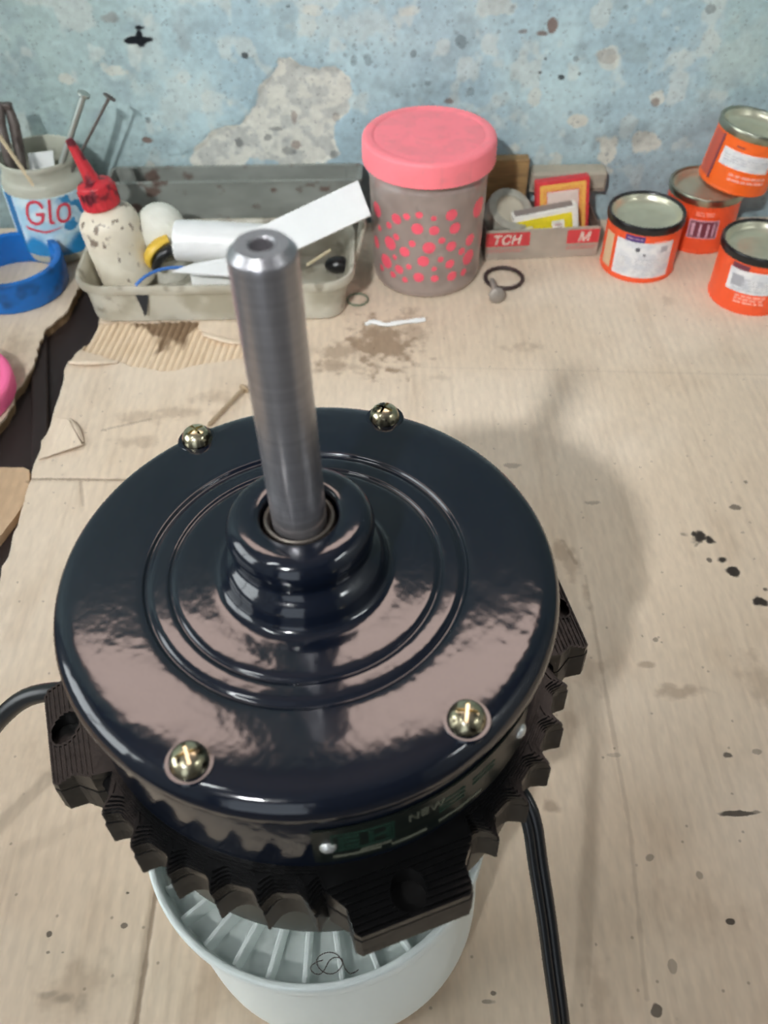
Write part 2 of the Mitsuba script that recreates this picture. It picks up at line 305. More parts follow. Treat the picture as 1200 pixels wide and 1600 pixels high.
struct('wall_front', wall_xz(sg.box(X0, Z0, X1, Z1).difference(sg.box(DX0, Z0, DX1, DZ1)), Y0 - .02, .02, 0, 0), 'm_wall_front')
struct('ceiling', box(X1 - X0, WALLY - Y0, .02, ((X0 + X1) / 2, (WALLY + Y0) / 2, Z1 + .01)), 'm_ceiling')
struct('floor', box(X1 - X0, WALLY - Y0, .02, ((X0 + X1) / 2, (WALLY + Y0) / 2, Z0 - .01)), 'm_floor')
def pane(x0, x1, z0, z1, y, rad, name, parent, face=-1):
    g = trimesh.Trimesh([[x0, y, z0], [x1, y, z0], [x1, y, z1], [x0, y, z1]], [[0, 1, 2], [0, 2, 3]] if face < 0 else [[2, 1, 0], [3, 2, 0]], process=False)
    k = add(name, g, 'm_floor', parent, False); scene[k]['emitter'] = {'type': 'area', 'radiance': {'type': 'rgb', 'value': rad}}
for wi, (a, b) in enumerate(wz):
    k = f'window_{wi + 1}'; labels[k] = {'kind': 'structure'}
    bars = [box(b - a, .03, .025, ((a + b) / 2, WALLY + .015, zz)) for zz in (WZ0 + .0125, WZ1 - .0125)] + [box(.025, .03, WZ1 - WZ0 - .05, (xx, WALLY + .015, (WZ0 + WZ1) / 2)) for xx in (a + .0125, b - .0125)]
    add('window_frame', cat(bars), 'm_frame', k, False)
    pane(a + .025, b - .025, WZ0 + .025, WZ1 - .025, WALLY + .02, WIN_RAD, 'pane', k)
labels['window_3'] = {'kind': 'structure'}
add('window_frame', cat([box(.03, SY1 - SY0, .03, (X0 - .008, (SY0 + SY1) / 2, zz)) for zz in (SZ0 + .015, SZ1 - .015)] + [box(.03, .03, SZ1 - SZ0 - .06, (X0 - .008, yy, (SZ0 + SZ1) / 2)) for yy in (SY0 + .015, (SY0 + SY1) / 2, SY1 - .015)]), 'm_frame', 'window_3', False)
g = trimesh.Trimesh([[X0 - .012, SY0 + .03, SZ0 + .03], [X0 - .012, SY1 - .03, SZ0 + .03], [X0 - .012, SY1 - .03, SZ1 - .03], [X0 - .012, SY0 + .03, SZ1 - .03]], [[0, 1, 2], [0, 2, 3]], process=False)
scene[add('pane', g, 'm_floor', 'window_3', False)]['emitter'] = {'type': 'area', 'radiance': {'type': 'rgb', 'value': SIDE_RAD}}
labels['door_1'] = {'kind': 'structure'}
add('door_frame', cat([box(.05, .05, DZ1 - Z0, (xx, Y0 - .01, (DZ1 + Z0) / 2)) for xx in (DX0 - .02, DX1 + .02)]), 'm_frame', 'door_1', False)
pane(DX0, DX1, Z0, DZ1, Y0 - .015, DOOR_RAD, 'daylight', 'door_1', 1)
# tube lights on the left wall side of the ceiling and on the right wall
pri('m_fitting', lin(220, 222, 220), .4)
def tube_light(c, d, L, label):
    k = thing('tube_light', label, 'lamp'); c, d = np.array(c, float), np.array(d, float)
    g = lathe([(0, -L / 2), (.014, -L / 2), (.014, L / 2), (0, L / 2)], 16); align(g, d, c)
    kk = add('tube', g, 'm_fitting', k, 40); scene[kk]['emitter'] = {'type': 'area', 'radiance': {'type': 'rgb', 'value': TUBE_RAD}}
    h = box(.05, .03, L + .06, (0, 0, 0), .004); align(h, d, c + np.array([0, 0, .045])); add('housing', h, 'm_fitting', k, False)
    for s in (-1, 1): add('holder', align(lathe([(0, -.01), (.018, -.01), (.018, .01), (0, .01)], 16), d, c + d * s * (L / 2 + .012)), 'm_fitting', k, False)
    for s in (-1, 1): add('hanger', box(.012, .012, Z1 - c[2] - .05, tuple(c + d * s * (L / 2 - .05) + np.array([0, 0, (Z1 - c[2] + .05) / 2]))), 'm_fitting', k, False)
tube_light((-.75, -.30, 1.45), (.8, .6, 0), .60, 'white tube light hanging above and behind the workbench on the left')
tube_light((1.25, -.5, 1.3), (0, 1, 0), .6, 'white tube light hanging on the right side of the room')

def pendant(c, aim):
    k = thing('pendant_lamp', 'deep black shaded lamp hanging above and behind the workbench', 'lamp'); c, d = np.array(c, float), np.array(aim, float) - np.array(c, float)
    add('shade', align(lathe([(.0, -.02), (.062, -.02), (.066, .0), (.075, .42), (.077, .42), (.070, -.022), (.0, -.024)], 48), d, c), 'm_blackshade', k, 40)
    kk = add('bulb', align(lathe([(0, .004), (.045, .004), (.045, .010), (0, .012)], 32), d, c), 'm_fitting', k, 40); scene[kk]['emitter'] = {'type': 'area', 'radiance': {'type': 'rgb', 'value': LAMP_RAD}}
    add('rod', tube([c - .02 * d / np.linalg.norm(d), (c[0], c[1] - .03, c[2] + .1), (c[0], c[1] - .03, Z1)], .006, 10), 'm_blackshade', k, 40)
pri('m_blackshade', lin(30, 30, 32), .7)
pendant((-.52, -.93, 1.28), (.06, .69, .02))

# ------------------------------------------------------------------ workbench and cardboard
k = thing('workbench', 'dark wooden workbench covered with cardboard against the blue wall', 'workbench')
BZ = -.009
add('top', box(1.5, .71, .04, (.05, .37, BZ - .02), .002), 'm_darkwood', k, False)
for lx in (-.62, .72):
    for ly in (.08, .66): add('leg', box(.06, .06, BZ - .04 - Z0, (lx, ly, (BZ - .04 + Z0) / 2)), 'm_darkwood', k, False)
def P2(px, py, z=0): return tuple(at(px, py, z=z)[:2])
L_edge = [P2(150, 517), P2(140, 532), P2(128, 545), P2(103, 571), P2(98, 600), P2(85, 640), P2(80, 660), P2(64, 700), P2(52, 728), P2(44, 760), P2(16, 860), P2(-30, 980)]
main = sg.Polygon(ragged(L_edge, .0006, .006, 3, False) + [(-.28, .02), (.62, .02), (.62, .722), (-.215, .722), (-.214, .60)])
torn = sg.Polygon(ragged([P2(150, 505), P2(150, 517), P2(128, 547), P2(180, 563), P2(215, 574), P2(262, 580), P2(300, 572), P2(340, 566), P2(372, 560), P2(396, 560), P2(390, 540), P2(372, 536), P2(350, 533), P2(330, 528), P2(310, 512), P2(312, 500)], .0007, .004, 5)).buffer(0)
k = thing('cardboard_sheet', 'large tan cardboard sheet under the motor, torn open near the grey tray', 'cardboard')
LIN = .0016
add('base', extr(main, -BZ - LIN - .0004, BZ + .0002), 'm_card_core', k, False)
add('liner', extr(main.difference(torn), LIN, -LIN), 'm_card', k, False)
x0, y0, x1, y1 = torn.bounds
for xx in np.arange(x0, x1 + .02, .0050):
    ln = sg.LineString([(xx - .006, y0 - .02), (xx + .006, y1 + .02)]).intersection(torn.buffer(-.0008))
    for s in getattr(ln, 'geoms', [ln]):
        if s.is_empty or s.length < .004: continue
        (ax, ay), (bx, by) = s.coords[0], s.coords[-1]; d = np.array([bx - ax, by - ay, 0]); Ln = np.linalg.norm(d)
        g = trimesh.creation.extrude_polygon(sg.Polygon([(-.0024, 0), (-.0013, .0009), (0, .0013), (.0013, .0009), (.0024, 0)]), Ln, engine='earcut')
        vv = g.vertices.copy(); d /= Ln; sd = np.array([d[1], -d[0], 0])
        g.vertices = np.array([ax, ay, -LIN - .0002]) + vv[:, :1] * sd + vv[:, 1:2] * np.array([0, 0, 1]) + vv[:, 2:3] * d
        add('flute', fixn(g), 'm_flute', k, 50)
# curled torn edges of the liner
def lip(pts, h, name='torn_edge'):
    c = spline([at(px, py, z=.0006) for px, py in pts], 24); s = np.sin(np.linspace(0, math.pi, 24))
    c[:, 2] += h * s; add(name, tube(c, .0009 + .0006 * s, 8, 1.8), 'm_card', k, 60)
lip([(108, 566), (135, 570), (160, 569), (184, 565)], .0022); lip([(318, 522), (338, 531), (360, 536), (378, 536)], .002)
lip([(106, 655), (118, 673), (128, 692)], .002)
# flap of torn paper by the gap
flap = trimesh.Trimesh(np.array([at(83, 652, z=.001), at(107, 656, z=.005), at(128, 695, z=.004), at(60, 718, z=.001), at(88, 690, z=.0025)]), [[0, 4, 1], [1, 4, 2], [2, 4, 3], [3, 4, 0]], process=False)
fl2 = flap.copy(); fl2.apply_translation([0, 0, -.0006]); fl2.invert()
solo('paper_scrap', cat(flap, fl2), 'm_card', 'small torn triangular paper flap at the dark gap left of the motor', 'paper scrap', False)
# lower-left piece beside the main sheet
low = sg.Polygon(ragged([P2(-120, 745, BZ), P2(40, 741, BZ), P2(50, 745, BZ), (-.221, .40), (-.25, .30), (-.29, .02), (-.5, .02)], .0004, .006, 9)).difference(main.buffer(.0012))
pri('m_card2', card_fn(lin(182, 154, 124), lin(196, 168, 138)), .85, specular=.15)
solo('cardboard_sheet', extr(low, .006, BZ + .0002), 'm_card2', 'brown cardboard strip at the left edge in front of the dark gap', 'cardboard', False)
lb = sg.Polygon(ragged([P2(119, 452), P2(112, 470), P2(98, 492), P2(72, 512), P2(62, 540), P2(50, 575), P2(28, 605), P2(14, 640), P2(-4, 665), P2(-30, 720)], .0009, .005, 11, False) + [(-.55, .40), (-.55, .722), (-.236, .722), (-.2385, .63)])
k = thing('cardboard_sheet', 'torn-edged cardboard piece under the blue ring left of the dark gap', 'cardboard')
add('liner', extr(lb, .0016, -.0016), 'm_card', k, False); add('base', extr(lb.buffer(-.0012), -BZ - .0016 - .0003, BZ + .0002), 'm_card_edge', k, False)
# dark slat lying in the gap
sl = box(.011, .23, .004, (0, 0, 0), .001); rot(sl, 14, (0, 0, 1)); sl.apply_translation([-.2395, .50, BZ + .0022]); 
solo('wood_offcut', sl, 'm_darkwood', 'thin dark wooden offcut lying in the gap between cardboard pieces', 'wood piece', False)

# ------------------------------------------------------------------ motor
MX, MY, MZ = -.0225, .1687, .2052
def enamel_bump(p, n, uv):
    x, y, z = p.x, p.y, p.z
    return .00005 * fbm(x * 420, y * 420, z * 420, 2) + .00010 * fbm(x * 120, y * 120, z * 120, 3) + .00022 * fbm(x * 22, y * 22, z * 22, 2) + .00008 * smoothstep(.55, .75, fbm(x * 60 + 4, y * 60, z * 60, 2)) * fbm(x * 300, y * 300, z * 300, 2)
mat('m_enamel', {'type': 'bumpmap', 'nested': {'type': 'roughplastic', 'distribution': 'ggx', 'alpha': .012, 'int_ior': 1.66, 'diffuse_reflectance': rgb([.0032, .0052, .0110])}, 'arbitrary': proc(enamel_bump, 5e-4), 'scale': 1.0})
mat('m_enamel_rough', {'type': 'bumpmap', 'nested': {'type': 'roughplastic', 'alpha': .09, 'int_ior': 1.3, 'diffuse_reflectance': rgb([.004, .004, .0042])}, 'arbitrary': proc(lambda p, n, uv: .0002 * fbm(p.x * 300, p.y * 300, p.z * 300, 3), 3e-4), 'scale': 1.0})
pri('m_shaft', proc(lambda p, n, uv: mix(lin(186, 184, 188), lin(166, 164, 168), noise(p.x * 40, p.y * 40, p.z * 1500))), .30, .88)
pri('m_steel', lin(226, 228, 226), .3, .8)
pri('m_brass', proc(lambda p, n, uv: mix(lin(206, 196, 164), lin(60, 52, 40), smoothstep(.5, .68, fbm(p.x * 420, p.y * 420, p.z * 420, 3)))), .22, 1.0)
pri('m_collar', lin(126, 118, 110), .35, .9)
pri('m_dullblack', [.007, .0068, .0066], .38, bump=proc(lambda p, n, uv: .0002 * fbm(p.x * 300, p.y * 300, p.z * 300, 3), 3e-4), specular=.22)
mat('m_lowshell', {'type': 'roughplastic', 'alpha': .2, 'diffuse_reflectance': rgb([.02, .026, .022])})
motor = thing('electric_motor', 'glossy black electric motor with upright steel shaft standing on the white tub', 'motor')
_n = np.array([-.0149, -.0182, 1]); _n /= np.linalg.norm(_n)
TILT = trimesh.transformations.concatenate_matrices(trimesh.transformations.translation_matrix([MX, MY, MZ]), trimesh.geometry.align_vectors([0, 0, 1], _n))
def madd(name, m, bs, parent=motor, smooth=35, **kw):
    m.apply_transform(TILT); return add(name, m, bs, parent, smooth, **kw)
prof = [(.0, -.020), (.066, -.020), (.0685, -.0125), (.0712, -.0118), (.0722, -.0098), (.0725, -.0072), (.0719, -.0044), (.0702, -.0020), (.0672, -.0009), (.058, -.0004), (.0492, -.0003), (.0470, -.0004), (.0464, -.0005), (.0459, -.0013), (.0450, -.0013), (.0438, -.0005), (.0415, -.0003), (.0398, -.0002), (.0392, -.0003), (.0388, -.0008), (.0380, -.0008), (.0371, -.0001), (.0340, .0002), (.0305, .00038), (.0270, .0005), (.0250, .0009), (.0236, .0021), (.0231, .0038), (.0226, .0058), (.0214, .0078), (.0198, .0092), (.0189, .0106), (.0188, .0122), (.0196, .0138), (.0203, .0162), (.0202, .0188), (.0192, .0209), (.0175, .0222), (.0150, .0227), (.0122, .0226), (.0108, .0219), (.0104, .0200), (.0104, .0130), (.0, .0130)]
sharp = chaikin(prof, 2)
cover = madd('end_cover', lathe(sharp, 192), 'm_enamel', smooth=30)
madd('bearing_collar', lathe(chaikin([(.0072, .0125), (.0101, .0125), (.0101, .0185), (.0097, .0208), (.0088, .0213), (.0081, .0200), (.0075, .0180)], 1), 64), 'm_collar', label='dull metal collar round the shaft foot')
L = .1035
madd('shaft', lathe([(0, -.02), (.0062, -.02), (.0062, .0165), (.0068, .0168), (.0074, .0185), (.0074, L - .0026), (.0072, L - .0018), (.0056, L), (.0030, L), (.0026, L - .0004), (.0024, L - .006), (0, L - .007)], 96), 'm_shaft', smooth=25)
# cover screws
scr = [(-114.3, .0650, 20), (-50.8, .0655, 80), (68.7, .0668, -30), (123.9, .0664, 40)]
for an, rr, tw in scr:
    a = math.radians(an); c = np.array([rr * math.cos(a), rr * math.sin(a), -.0012])
    hd = lathe(chaikin([(0, -.002), (.0046, -.002), (.0050, .0), (.0050, .0012), (.0042, .0034), (.0026, .0046), (.0, .0050)], 2), 40)
    for q_ in (0, 90):
        cutter = box(.0058, .0009, .003, (0, 0, .0052)); rot(cutter, tw + q_, (0, 0, 1)); hd = trimesh.boolean.difference([hd, cutter], engine='manifold')
    hd.apply_translation(c); s = madd('cover_screw', hd, 'm_brass', smooth=35, label='brass-coloured cross-slot screw')
    w = lathe([(.004, -.001), (.0062, -.001), (.0064, .0), (.006, .0006), (.004, .0006)], 40); w.apply_translation(c); madd('washer', w, 'm_enamel', s)
# smooth stator band under the cover
madd('stator_band', lathe(chaikin([(.0, -.052), (.0695, -.052), (.0700, -.050), (.0700, -.016), (.0690, -.012), (0, -.012)], 1), 160), 'm_enamel', smooth=30)
# stepped laminations with fins and lugs
def gear(r0, r1, n, skew):
    pts = []
    for i in range(n):
        for f_, h in ((0, .0), (.15, .06), (.29, .24), (.40, .60), (.465, .93), (.50, 1), (.535, .93), (.60, .60), (.71, .24), (.85, .06)):
            a = 2 * math.pi * (i + f_) / n + skew; r = r0 + (r1 - r0) * h; pts.append((r * math.cos(a), r * math.sin(a)))
    return sg.Polygon(pts)
LUGS = [-163, -71.5, 11, 103]
def lug_poly(an, out, hw, cut=None):
    p = sg.Polygon([(.05, -hw - .006), (out - .012, -hw - .004), (out - .007, -hw), (out - .0015, -hw), (out, -hw + .0015), (out, hw - .0015), (out - .0015, hw), (out - .007, hw), (out - .012, hw + .004), (.05, hw + .006)])
    if cut is not None: p = p.intersection(sg.box(0, -.1, cut, .1))
    return shapely.affinity.rotate(p, an, origin=(0, 0)).buffer(.0008).buffer(-.0008)
import shapely.affinity
holes = so.unary_union([sg.Point(.0803 * math.cos(math.radians(a)), .0803 * math.sin(math.radians(a))).buffer(.0049, 16) for a in LUGS])
NL, TOP, DZ = 11, -.0415, .0009
for i in range(NL):
    t_ = i / (NL - 1)
    rr = .0712 + .0040 * min(1, t_ * 1.5)
    body = sg.Point(0, 0).buffer(rr, 48)
    if i >= 2: body = body.union(gear(rr - .0006, min(rr + .0044, .0722 + .0013 * i), 36, .003 * i + .06))
    for an in LUGS: body = body.union(lug_poly(an, .0862, .0170, min(.0866, .0738 + .00160 * i)))
    body = body.difference(holes).simplify(.00003)
    zt = TOP - i * DZ
    g = cat(extr(body, DZ * .66, zt - DZ * .66), extr(body.buffer(-.0007), DZ * .34, zt - DZ), extr(body.difference(body.buffer(-.00055)), .0005, zt))
    madd('lamination', g, 'm_enamel_rough', smooth=28)
zb = TOP - NL * DZ
base = sg.Point(0, 0).buffer(.0745, 48).union(gear(.0745, .0802, 36, .003 * NL + .06))
for an in LUGS: base = base.union(lug_poly(an, .0864, .0172))
madd('finned_ring', extr(base, .0115, zb - .0115), 'm_dullblack', smooth=28)
zb -= .0115
madd('lower_cover', lathe(chaikin([(0, -.124), (.044, -.124), (.046, -.113), (.062, -.106), (.0695, -.098), (.0712, -.088), (.0712, zb + .001), (0, zb + .001)], 2), 128), 'm_lowshell', smooth=40, label='dark greenish lower cover')
# name plate riveted on the band
pri('m_plate', proc(lambda p, n, uv: mix(lin(16, 24, 23), lin(34, 38, 32), fbm(p.x * 80, p.y * 80, p.z * 200, 3))), .3, .4)
pri('m_gold', lin(24, 48, 38), .4, .3); pri('m_palegold', lin(84, 86, 74), .4, .2)
npz = -.0280
pl = bend(extr(sg.box(-.034, -.0085, .034, .0085).buffer(.001), .0006, 0), .0702, -60.5, npz)
npk = madd('name_plate', pl, 'm_plate', smooth=40, label='dark green riveted name plate')
def nptxt(poly_or_txt, x, y, h=None, m='m_gold', bold=False):
    g = meshkit.text_mesh(poly_or_txt, h, .0003, bold) if isinstance(poly_or_txt, str) else extr(poly_or_txt, .0003, 0)
    g.apply_translation([x * .92 - .0062 if x or y else 0, y, .00062]); g.vertices[:, 0] = g.vertices[:, 0] if x or y else g.vertices[:, 0] * .92 - .0062; madd('lettering', bend(g, .0702, -60.5, npz), m, npk, 40)
fr = sg.box(-.0260, -.003, -.0080, .0068); nptxt(fr.difference(fr.buffer(-.0006)), 0, 0)
for b_ in ((-.024, -.0012, -.0225, .005), (-.0225, .0014, -.018, .0024), (-.0225, .004, -.018, .005), (-.0225, -.0012, -.018, -.0002), (-.0155, -.0012, -.014, .005), (-.014, .0014, -.0105, .0024), (-.0105, -.0012, -.009, .005)): nptxt(sg.box(*b_), 0, 0)
nptxt('NEW', -.004, .003, .0034, 'm_palegold')
for x_, y_, l_ in ((-.026, -.0066, .014), (-.009, -.0072, .011), (-.018, -.0050, .009), (.006, -.0066, .016)): nptxt(sg.box(x_, y_, x_ + l_, y_ + .0008), 0, 0, m='m_palegold')
for x_, y_ in ((.006, .004), (.006, .0015), (.006, -.001), (.018, .004), (.018, .0015)): nptxt(sg.box(x_, y_, x_ + .009, y_ + .0007), 0, 0)
for an in (-85.8, -34.2):
    a = math.radians(an); rv = lathe(chaikin([(0, -.001), (.0023, -.001), (.0024, .0003), (.0016, .0014), (0, .0017)], 2), 24)
    align(rv, (math.cos(a), math.sin(a), 0), (.0705 * math.cos(a), .0705 * math.sin(a), npz)); madd('rivet', rv, 'm_steel', npk, label='bright round-headed rivet')
# cords
mat('m_cord', {'type': 'roughplastic', 'alpha': .12, 'diffuse_reflectance': rgb([.012, .013, .014])})
c = spline([at(800, 1225, z=.122), at(820, 1255, z=.120), at(838, 1330, z=.105), at(852, 1420, z=.085), at(864, 1510, z=.064), at(876, 1600, z=.042), at(884, 1680, z=.018), at(905, 1800, z=.0045)], 60)
sidev = np.array([.0015, .0004, 0])
add('power_cord', cat(tube(c - sidev, .0019, 12), tube(c + sidev, .0019, 12)), 'm_cord', motor, 50, label='flat black twin-core cord')
c = spline([at(120, 1080, z=.130), at(72, 1082, z=.128), at(40, 1091, z=.124), at(5, 1118, z=.116), at(-40, 1180, z=.095), at(-90, 1300, z=.05), at(-150, 1420, z=.0045)], 60)
add('lead_wire', tube(c, .0034, 14), 'm_cord', motor, 50, label='round black cable leaving the left lug')

# ------------------------------------------------------------------ white tub
pri('m_tub', lin(216, 223, 220), .35, specular=.5)
tub = thing('plastic_tub', 'white round plastic tub with radial ribs under the black motor', 'tub'); TX, TY = -.0266, .1532
def tadd(name, m, **kw): m.apply_translation([TX, TY, 0]); m.vertices[:, 0] += (.085 - m.vertices[:, 2]) * .058; m.vertices[:, 1] -= (.085 - m.vertices[:, 2]) * .01; return add(name, m, 'm_tub', tub, 40, **kw)
tadd('body', lathe(chaikin([(0, .0005), (.046, .0005), (.0545, .002), (.0582, .007), (.0590, .020), (.0592, .070), (.0598, .077), (.0598, .073), (0, .073)], 2), 128))
tadd('rim', lathe(chaikin([(.0585, .0745), (.0612, .0755), (.0626, .0775), (.0630, .0835), (.0624, .0852), (.0606, .0850), (.0600, .0835), (.0596, .0745), (.0585, .0745)], 1), 128))
for i in range(30):
    g = box(.030, .0016, .0085, (.0445, 0, .0768), .0003); rot(g, 12 * i + 4, (0, 0, 1)); tadd('rib', g)
hair = spline([at(px, py, z=.0815) for px, py in [(505, 1500), (490, 1520), (500, 1522), (520, 1497), (535, 1500), (530, 1515), (508, 1520), (495, 1500), (515, 1488), (530, 1495), (545, 1520), (560, 1515)]], 90)
pri('m_hair', lin(60, 50, 46), .6)
solo('thread', tube(hair, .00016, 6), 'm_hair', 'thin dark hair-like thread curled on the ribs of the white tub', 'thread', 60)

# ------------------------------------------------------------------ paint tins
pri('m_orange', lin(226, 84, 44), .35); pri('m_orange2', lin(236, 100, 34), .35)
pri('m_tinlid', proc(lambda p, n, uv: mix(lin(222, 220, 196), lin(190, 188, 164), fbm(p.x * 70, p.y * 70, 0, 3))), .28, .65)
pri('m_tinrim', lin(176, 178, 160), .3, 1.0)
mat('m_blackpaint', {'type': 'roughplastic', 'alpha': .08, 'diffuse_reflectance': rgb([.01, .01, .011])})
pri('m_white', lin(226, 228, 226), .5); pri('m_labelgrey', proc(lambda p, n, uv: mix(lin(218, 217, 216), lin(198, 199, 203), smoothstep(.4, .65, fbm(p.x * 220, p.y * 220, p.z * 220, 3)))), .5)
pri('m_purple', lin(70, 44, 110), .5); pri('m_lilac', lin(196, 160, 176), .5); pri('m_faintink', lin(158, 158, 164), .6); pri('m_ink', lin(90, 90, 98), .6); pri('m_pinkink', lin(238, 160, 140), .5); pri('m_redbrown', lin(186, 84, 66), .5); pri('m_maroon', lin(110, 52, 66), .5); pri('m_beigelabel', lin(206, 176, 140), .5)
def tin(label, R, H, tr, rimm, bodym, art, group='orange paint tins'):
    k = thing('paint_tin', label, 'paint tin', group)
    def p(name, m, bs, par=k, **kw): m.apply_transform(tr); return add(name, m, bs, par, 35, **kw)
    p('body', lathe([(0, .0006), (R * .93, .0006), (R * .97, 0), (R * .985, .0012), (R * .965, .0028), (R * .965, H - .009), (R * .98, H - .0075), (R * .98, H - .006), (R * .9, H - .013), (0, H - .013)], 80), bodym)
    p('rim', lathe(chaikin([(R * .84, H - .0062), (R * .985, H - .0070), (R * 1.005, H - .0055), (R * 1.005, H - .0012), (R * .98, H), (R * .93, H - .0004), (R * .90, H - .0025), (R * .84, H - .0062)], 1), 80), rimm)
    p('lid', lathe(chaikin([(0, H - .0115), (R * .80, H - .0110), (R * .905, H - .0085), (R * .91, H - .0018), (R * .885, H - .0014), (R * .855, H - .0024), (R * .80, H - .0058), (R * .66, H - .0076), (R * .5, H - .0086), (0, H - .0092)], 1), 80), 'm_tinlid', label='pale metal press-in lid')
    for name, m, bs, an, zc, par in art:
        par_k = k if par is None else par
        p(name, bend(m, R * .966, an, zc), bs, par_k)
    return k
def patch(w, h, x=0, y=0, d=.0003): return extr(sg.box(x - w / 2, y - h / 2, x + w / 2, y + h / 2), d, 0)
def lines(w, h, n, seed, d=.0005, x=0, y=0, lw=.0007):
    r = np.random.default_rng(seed); out = []
    for i in range(n):
        yy = y + h / 2 - (i + .5) * h / n; xx = x - w / 2
        while xx < x + w / 2 - .001:
            l = min(r.uniform(.002, .007), x + w / 2 - xx); out.append(sg.box(xx, yy - lw / 2, xx + l, yy + lw / 2)); xx += l + r.uniform(.0006, .0015)
    return extr(sg.MultiPolygon(out), d, 0)
TT = trimesh.transformations
def tr(x, y, z, lean=0, axis=(0, 1, 0)): return TT.concatenate_matrices(TT.translation_matrix([x, y, z]), TT.rotation_matrix(math.radians(lean), axis))
RA, HA = .0298, .0475
aA = -100
artA = [('label', patch(.046, .0300), 'm_labelgrey', aA + 1, .0195, None), ('label', patch(.0150, .0052), 'm_purple', aA - 16, .0372, None), ('lettering', lines(.012, .002, 1, 1, .0006), 'm_lilac', aA - 16, .0372, None), ('lettering', lines(.011, .002, 1, 2, .0006), 'm_pinkink', aA + 24, .0355, None),
        ('lettering', lines(.041, .015, 7, 3, .0005, lw=.0004), 'm_faintink', aA + 1, .0140, None), ('lettering', extr(sg.Point(-.0035, .006).buffer(.0018).union(sg.Point(.002, .002).buffer(.0011)), .0006, 0), 'm_ink', aA - 2, .0225, None), ('lettering', patch(.0055, .005, .014, .0055, .0005), 'm_faintink', aA + 4, .0235, None), ('label', patch(.010, .028), 'm_beigelabel', aA - 62, .020, None)]
tin('orange paint tin with black-painted rim and large white label beside the carton', RA, HA, tr(.2066, .6526, 0), 'm_blackpaint', 'm_orange', artA)
aB = -96
arch = []
arch_ = [sg.box(-.007 + i * .0048, -.0045, -.0042 + i * .0048, .0045) for i in range(4)]
arch2 = [sg.box(x_ - .0013, -.0045, x_ + .0013, .001).union(sg.Point(x_, .001).buffer(.0013)) for x_ in (-.0032, .0016)]
artB = [('label', patch(.0235, .0155), 'm_lilac', aB - 4, .0215, None), ('lettering', extr(shapely.affinity.scale(sg.box(-.0085, -.0055, .0085, .0055).difference(so.unary_union([sg.box(-.0075, -.0045, -.0055, .0045), sg.box(-.0026, -.005, -.0012, .004), sg.box(.0022, -.005, .0036, .004), sg.box(.0058, -.0045, .0072, .0045)])), 1.25, 1.25, origin=(0, 0)), .0005, 0), 'm_maroon', aB - 4, .0215, None), ('lettering', lines(.014, .004, 2, 5, .0006), 'm_pinkink', aB - 6, .0345, None)]
BX, BY = .2635, .6935
tin('orange paint tin with silver rim standing beneath the tilted tin', RA, HA, tr(BX, BY, 0), 'm_tinrim', 'm_orange', artB)
aD = -108
artD = [('label', patch(.040, .0130), 'm_labelgrey', aD, .0255, None), ('lettering', lines(.035, .006, 3, 7, .0006, lw=.0005), 'm_faintink', aD, .0255, None), ('lettering', lines(.030, .007, 2, 8, .0006, x=.004, lw=.0018), 'm_pinkink', aD + 6, .0125, None), ('label', patch(.014, .034), 'm_redbrown', aD - 66, .022, None), ('label', patch(.002, .036), 'm_maroon', aD - 50, .022, None), ('lettering', lines(.008, .002, 1, 9, .0006), 'm_maroon', aD - 14, .0355, None)]
tin('bright orange paint tin leaning on top of another tin at the wall', .0285, HA, tr(.2835, .6960, .0478, 9), 'm_tinrim', 'm_orange2', artD)
aC = -112
artC = [('label', patch(.040, .0180), 'm_labelgrey', aC + 2, .0265, None), ('lettering', lines(.034, .010, 5, 11, .0006, lw=.0005), 'm_faintink', aC + 6, .0245, None), ('lettering', lines(.022, .008, 3, 12, .0006, lw=.0014), 'm_pinkink', aC + 2, .0125, None), ('lettering', patch(.009, .009, 0, 0, .0005), 'm_faintink', aC - 22, .0265, None), ('label', patch(.013, .006), 'm_maroon', aC - 22, .0382, None)]
tin('orange paint tin with black-painted rim cut off by the right edge', .0305, HA, tr(.2835, .6070, 0), 'm_blackpaint', 'm_orange', artC)

# ------------------------------------------------------------------ pink jar
JX, JY, JH = .0366, .6476, .1118
jar = thing('storage_jar', 'clear plastic jar with pink dots and pink screw lid', 'jar')
pri('m_pinklid', proc(lambda p, n, uv: mix(lin(246, 128, 138), lin(222, 126, 132), smoothstep(.45, .7, fbm(p.x * 90, p.y * 90, p.z * 90, 3)) * .35 + smoothstep(.62, .75, fbm(p.x * 300, p.y * 300, 3.0, 2)) * .25)), .5)
def jadd(name, m, bs, par=jar, **kw): m.apply_translation([JX, JY, 0]); return add(name, m, bs, par, 40, **kw)
jadd('lid', lathe(chaikin([(.0458, .0935), (.0486, .0935), (.0488, .0945), (.0487, .1085), (.0478, .1108), (.0458, .1118), (.0415, .1118), (.0405, .1108), (.0395, .1108), (.0385, .1112), (.0150, .1112), (.0142, .1118), (.0100, .1120), (0, .1120)], 1), 128), 'm_pinklid', label='pink screw lid with dusty top')
